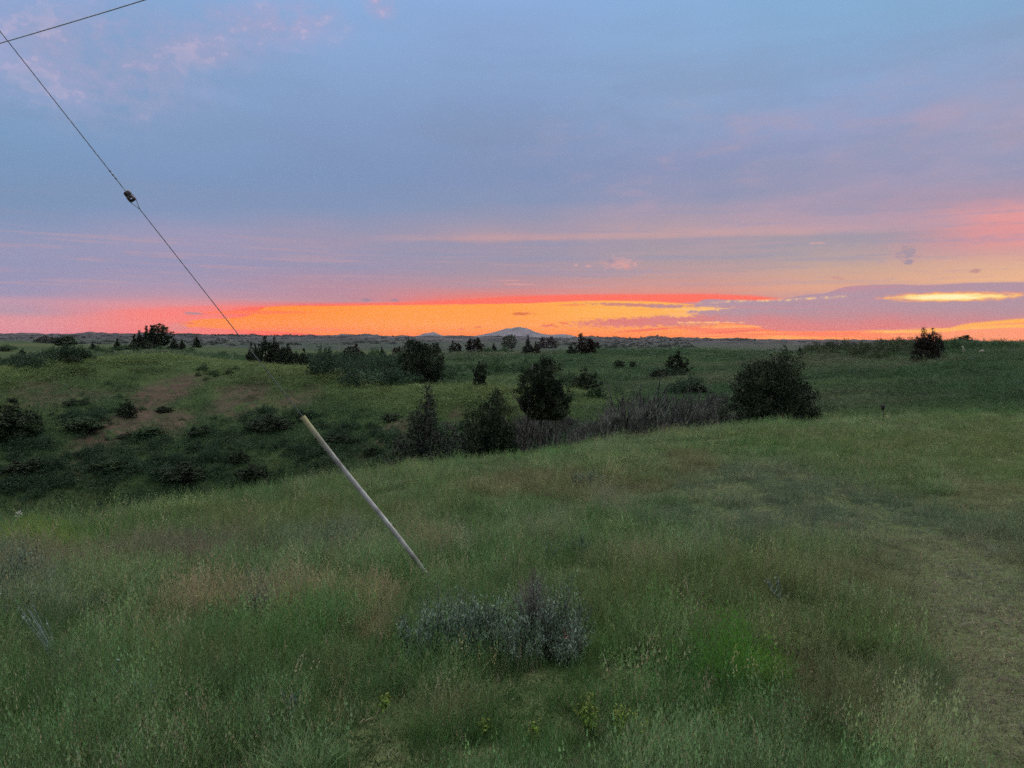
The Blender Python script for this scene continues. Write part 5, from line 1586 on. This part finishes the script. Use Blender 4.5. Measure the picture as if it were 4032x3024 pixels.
def strand(name, z0, z1, rad, lay=.16, off=0.0):
    mb = MB(); n = int((z1 - z0) / .03) + 2
    for s in range(3):
        pts = [(rad * .55 * math.cos(2 * math.pi * (q / (n - 1) * (z1 - z0) / lay + s / 3)), rad * .55 * math.sin(2 * math.pi * (q / (n - 1) * (z1 - z0) / lay + s / 3)), z0 + (z1 - z0) * q / (n - 1)) for q in range(n)]
        mb.tube(pts, rad * .56, 5, False)
    return obj(name, mb.mesh(name, wire_m, True), guy)


lo_s = strand("lower_strand", -.05, ti - IL / 2 - .055, .0033)
ZT = 11.6
up_s = strand("upper_strand", ti + IL / 2 - .02, ZT, .0034)
# insulator body: a squared drum with a waist and a cross hole
ring = 24; prof = [(-.5, .72), (-.46, .92), (-.36, 1.0), (-.10, 1.0), (-.03, .86), (.05, .86), (.12, 1.0), (.38, 1.0), (.46, .92), (.5, .74)]
vs = []
for (u, rr_) in prof:
    for q in range(ring):
        a = 2 * math.pi * q / ring
        c_, s_ = math.cos(a), math.sin(a)
        k_ = (abs(c_) ** 4 + abs(s_) ** 4) ** -.25 * .5 + .5
        vs.append((IR * rr_ * k_ * c_, IR * rr_ * k_ * s_, ti + u * IL))
fs = [(i * ring + q, i * ring + (q + 1) % ring, (i + 1) * ring + (q + 1) % ring, (i + 1) * ring + q) for i in range(len(prof) - 1) for q in range(ring)]
fs.append(tuple(range(ring))[::-1]); fs.append(tuple((len(prof) - 1) * ring + q for q in range(ring)))
mb = MB(); mb.add(vs, fs)
ins = obj("insulator", mb.mesh("insulator", ins_m, True), guy)
# drill the hole that lets the sky through, facing the camera
view = (Vector(CAM) - (foot + axis * ti)).normalized()
loc_view = guy.rotation_euler.to_matrix().inverted() @ view
loc_view.z = 0; loc_view.normalize()
hz = ti - IL * .22
cut = MB(); cut.tube([tuple(loc_view * -.06 + Vector((0, 0, hz))), tuple(loc_view * .06 + Vector((0, 0, hz)))], .0085, 14)
cme = cut.mesh("hole_cutter", ins_m)
cob = bpy.data.objects.new("hole_cutter", cme)
tmpc = bpy.data.collections.new("tools"); scene.collection.children.link(tmpc); tmpc.objects.link(cob); cob.parent = guy
bm_ = ins.modifiers.new("hole", 'BOOLEAN'); bm_.operation = 'DIFFERENCE'; bm_.object = cob; bm_.solver = 'EXACT'
bpy.context.view_layer.update()
dg = bpy.context.evaluated_depsgraph_get()
new_me = bpy.data.meshes.new_from_object(ins.evaluated_get(dg))
ins.modifiers.clear(); ins.data = new_me
bpy.data.objects.remove(cob); bpy.data.collections.remove(tmpc)
# loop of the lower strand over the drum's shoulders
side = Vector((0, 0, 1)).cross(loc_view).normalized()
mb = MB()
zb = ti - IL / 2
p0 = Vector((0, 0, zb - .058))
for s in (-1, 1):
    mb.tube([p0 + Vector((0, 0, -.01)), p0 + side * s * .006 + Vector((0, 0, .012)), side * s * (IR * .72) + Vector((0, 0, zb - .012)), side * s * (IR * .98) + Vector((0, 0, zb + .012)), side * s * (IR * 1.03) + Vector((0, 0, ti))], .0024, 6)
mb.tube([side * s_ * (IR * 1.03) + Vector((0, 0, ti)) + loc_view * c_ for s_, c_ in ((-1, 0), (-.8, IR * .7), (0, IR * .92), (.8, IR * .7), (1, 0))], .0022, 6)
obj("lower_loop", mb.mesh("lower_loop", wire_m, True), guy)
mb = MB(); zt = ti + IL / 2
mb.tube([(0, 0, zt + .03), tuple(loc_view * .008 + Vector((0, 0, zt + .012))), tuple(loc_view * IR * .9 + Vector((0, 0, zt - .006))), tuple(loc_view * IR * 1.02 + Vector((0, 0, ti + .008)))], .0024, 6)
mb.tube([tuple(loc_view * -.001 + Vector((0, 0, zt + .030))), tuple(loc_view * -.008 + Vector((0, 0, zt + .012))), tuple(loc_view * -IR * .9 + Vector((0, 0, zt - .006))), tuple(loc_view * -IR * 1.02 + Vector((0, 0, ti + .008)))], .0024, 6)
obj("upper_loop", mb.mesh("upper_loop", wire_m, True), guy)
for zz_ in (.10, .13, .16):
    mb = MB(); mb.tube([(0, 0, zt + zz_), (0, 0, zt + zz_ + .012)], .0055, 8); obj("clamp", mb.mesh("clamp", wire_m, True), guy)
# guard tube: hollow, slightly belled at the top, a touch bent
mb = MB(); n = 30
outer = [(.012 * math.sin(q / n * 3.1), .006 * math.sin(q / n * 6), .10 + (TL - .10) * q / n) for q in range(n + 1)]
mb.tube(outer, [.0180 + .0025 * (q / n) for q in range(n + 1)], 16, False)
mb.tube(outer, [.0155 + .0025 * (q / n) for q in range(n + 1)], 16, False)
o_, i_ = [], []
T_ = outer[-1]
for q in range(16):
    a = 2 * math.pi * q / 16
    o_.append((T_[0] + .0205 * math.cos(a), T_[1] + .0205 * math.sin(a), T_[2])); i_.append((T_[0] + .018 * math.cos(a), T_[1] + .018 * math.sin(a), T_[2]))
mb.add(o_ + i_, [(q, (q + 1) % 16, 16 + (q + 1) % 16, 16 + q) for q in range(16)])
obj("guard_tube", mb.mesh("guard_tube", tube_m, True), guy)
mb = MB(); mb.tube([(0, 0, -.25), (0, 0, .16)], .010, 8); mb.tube([(0, 0, .15), (.006, 0, .17), (0, 0, .19)], .013, 8)
obj("anchor_rod", mb.mesh("anchor_rod", wire_m, True), guy)

# the pole that the wire holds stands outside the frame
wood_m = noisy_mat("weathered_pole_wood", (.09, .065, .045), (.20, .15, .11), 6.0)
top_pt = foot + axis * ZT
pz = gz(top_pt.x, top_pt.y)
t = empty("utility_pole", (top_pt.x, top_pt.y, pz)); tag(t, "weathered wooden utility pole that the guy wire holds, left of the view", "utility pole")
mb = MB(); mb.tube([(0, 0, -.5), (0, 0, 5), (0, 0, top_pt.z - pz + .5)], [.16, .14, .11], 14); obj("shaft", mb.mesh("shaft", wood_m, True), t)
mb = MB(); mb.tube([(0, -1.1, top_pt.z - pz), (0, 1.1, top_pt.z - pz)], [.055, .055], 4); obj("crossarm", mb.mesh("crossarm", wood_m), t)
for yy in (-1.0, 1.0):
    mb = MB(); mb.tube([(0, yy, top_pt.z - pz + .04), (0, yy, top_pt.z - pz + .08), (0, yy, top_pt.z - pz + .14), (0, yy, top_pt.z - pz + .2)], [.03, .055, .045, .02], 10)
    obj("insulator", mb.mesh("insulator", ins_m, True), t)

# overhead conductor crossing the upper left corner
d1 = Vector(ray(-30, 176)); d2 = Vector(ray(580, -7))
q1 = Vector(CAM) + d1 * 17.5; q2 = Vector(CAM) + d2 * 14.5
u_ = (q2 - q1).normalized(); L_ = (q2 - q1).length
pts = []
for k_ in range(61):
    s = -28 + k_ * 1.2; p = q1 + u_ * s
    p = p + Vector((0, 0, -.02)) + Vector((0, 0, .0016 * (s - L_ / 2) ** 2))
    pts.append(p)
mb = MB(); mb.tube([p - pts[0] for p in pts], .0095, 8)
tag(obj("overhead_wire", mb.mesh("overhead_wire", noisy_mat("weathered_aluminium", (.24, .28, .33), (.34, .38, .44), 5.0, rough=.5, spec=.4), True), None, pts[0]),
    "grey overhead cable crossing the top left corner of the sky", "cable")
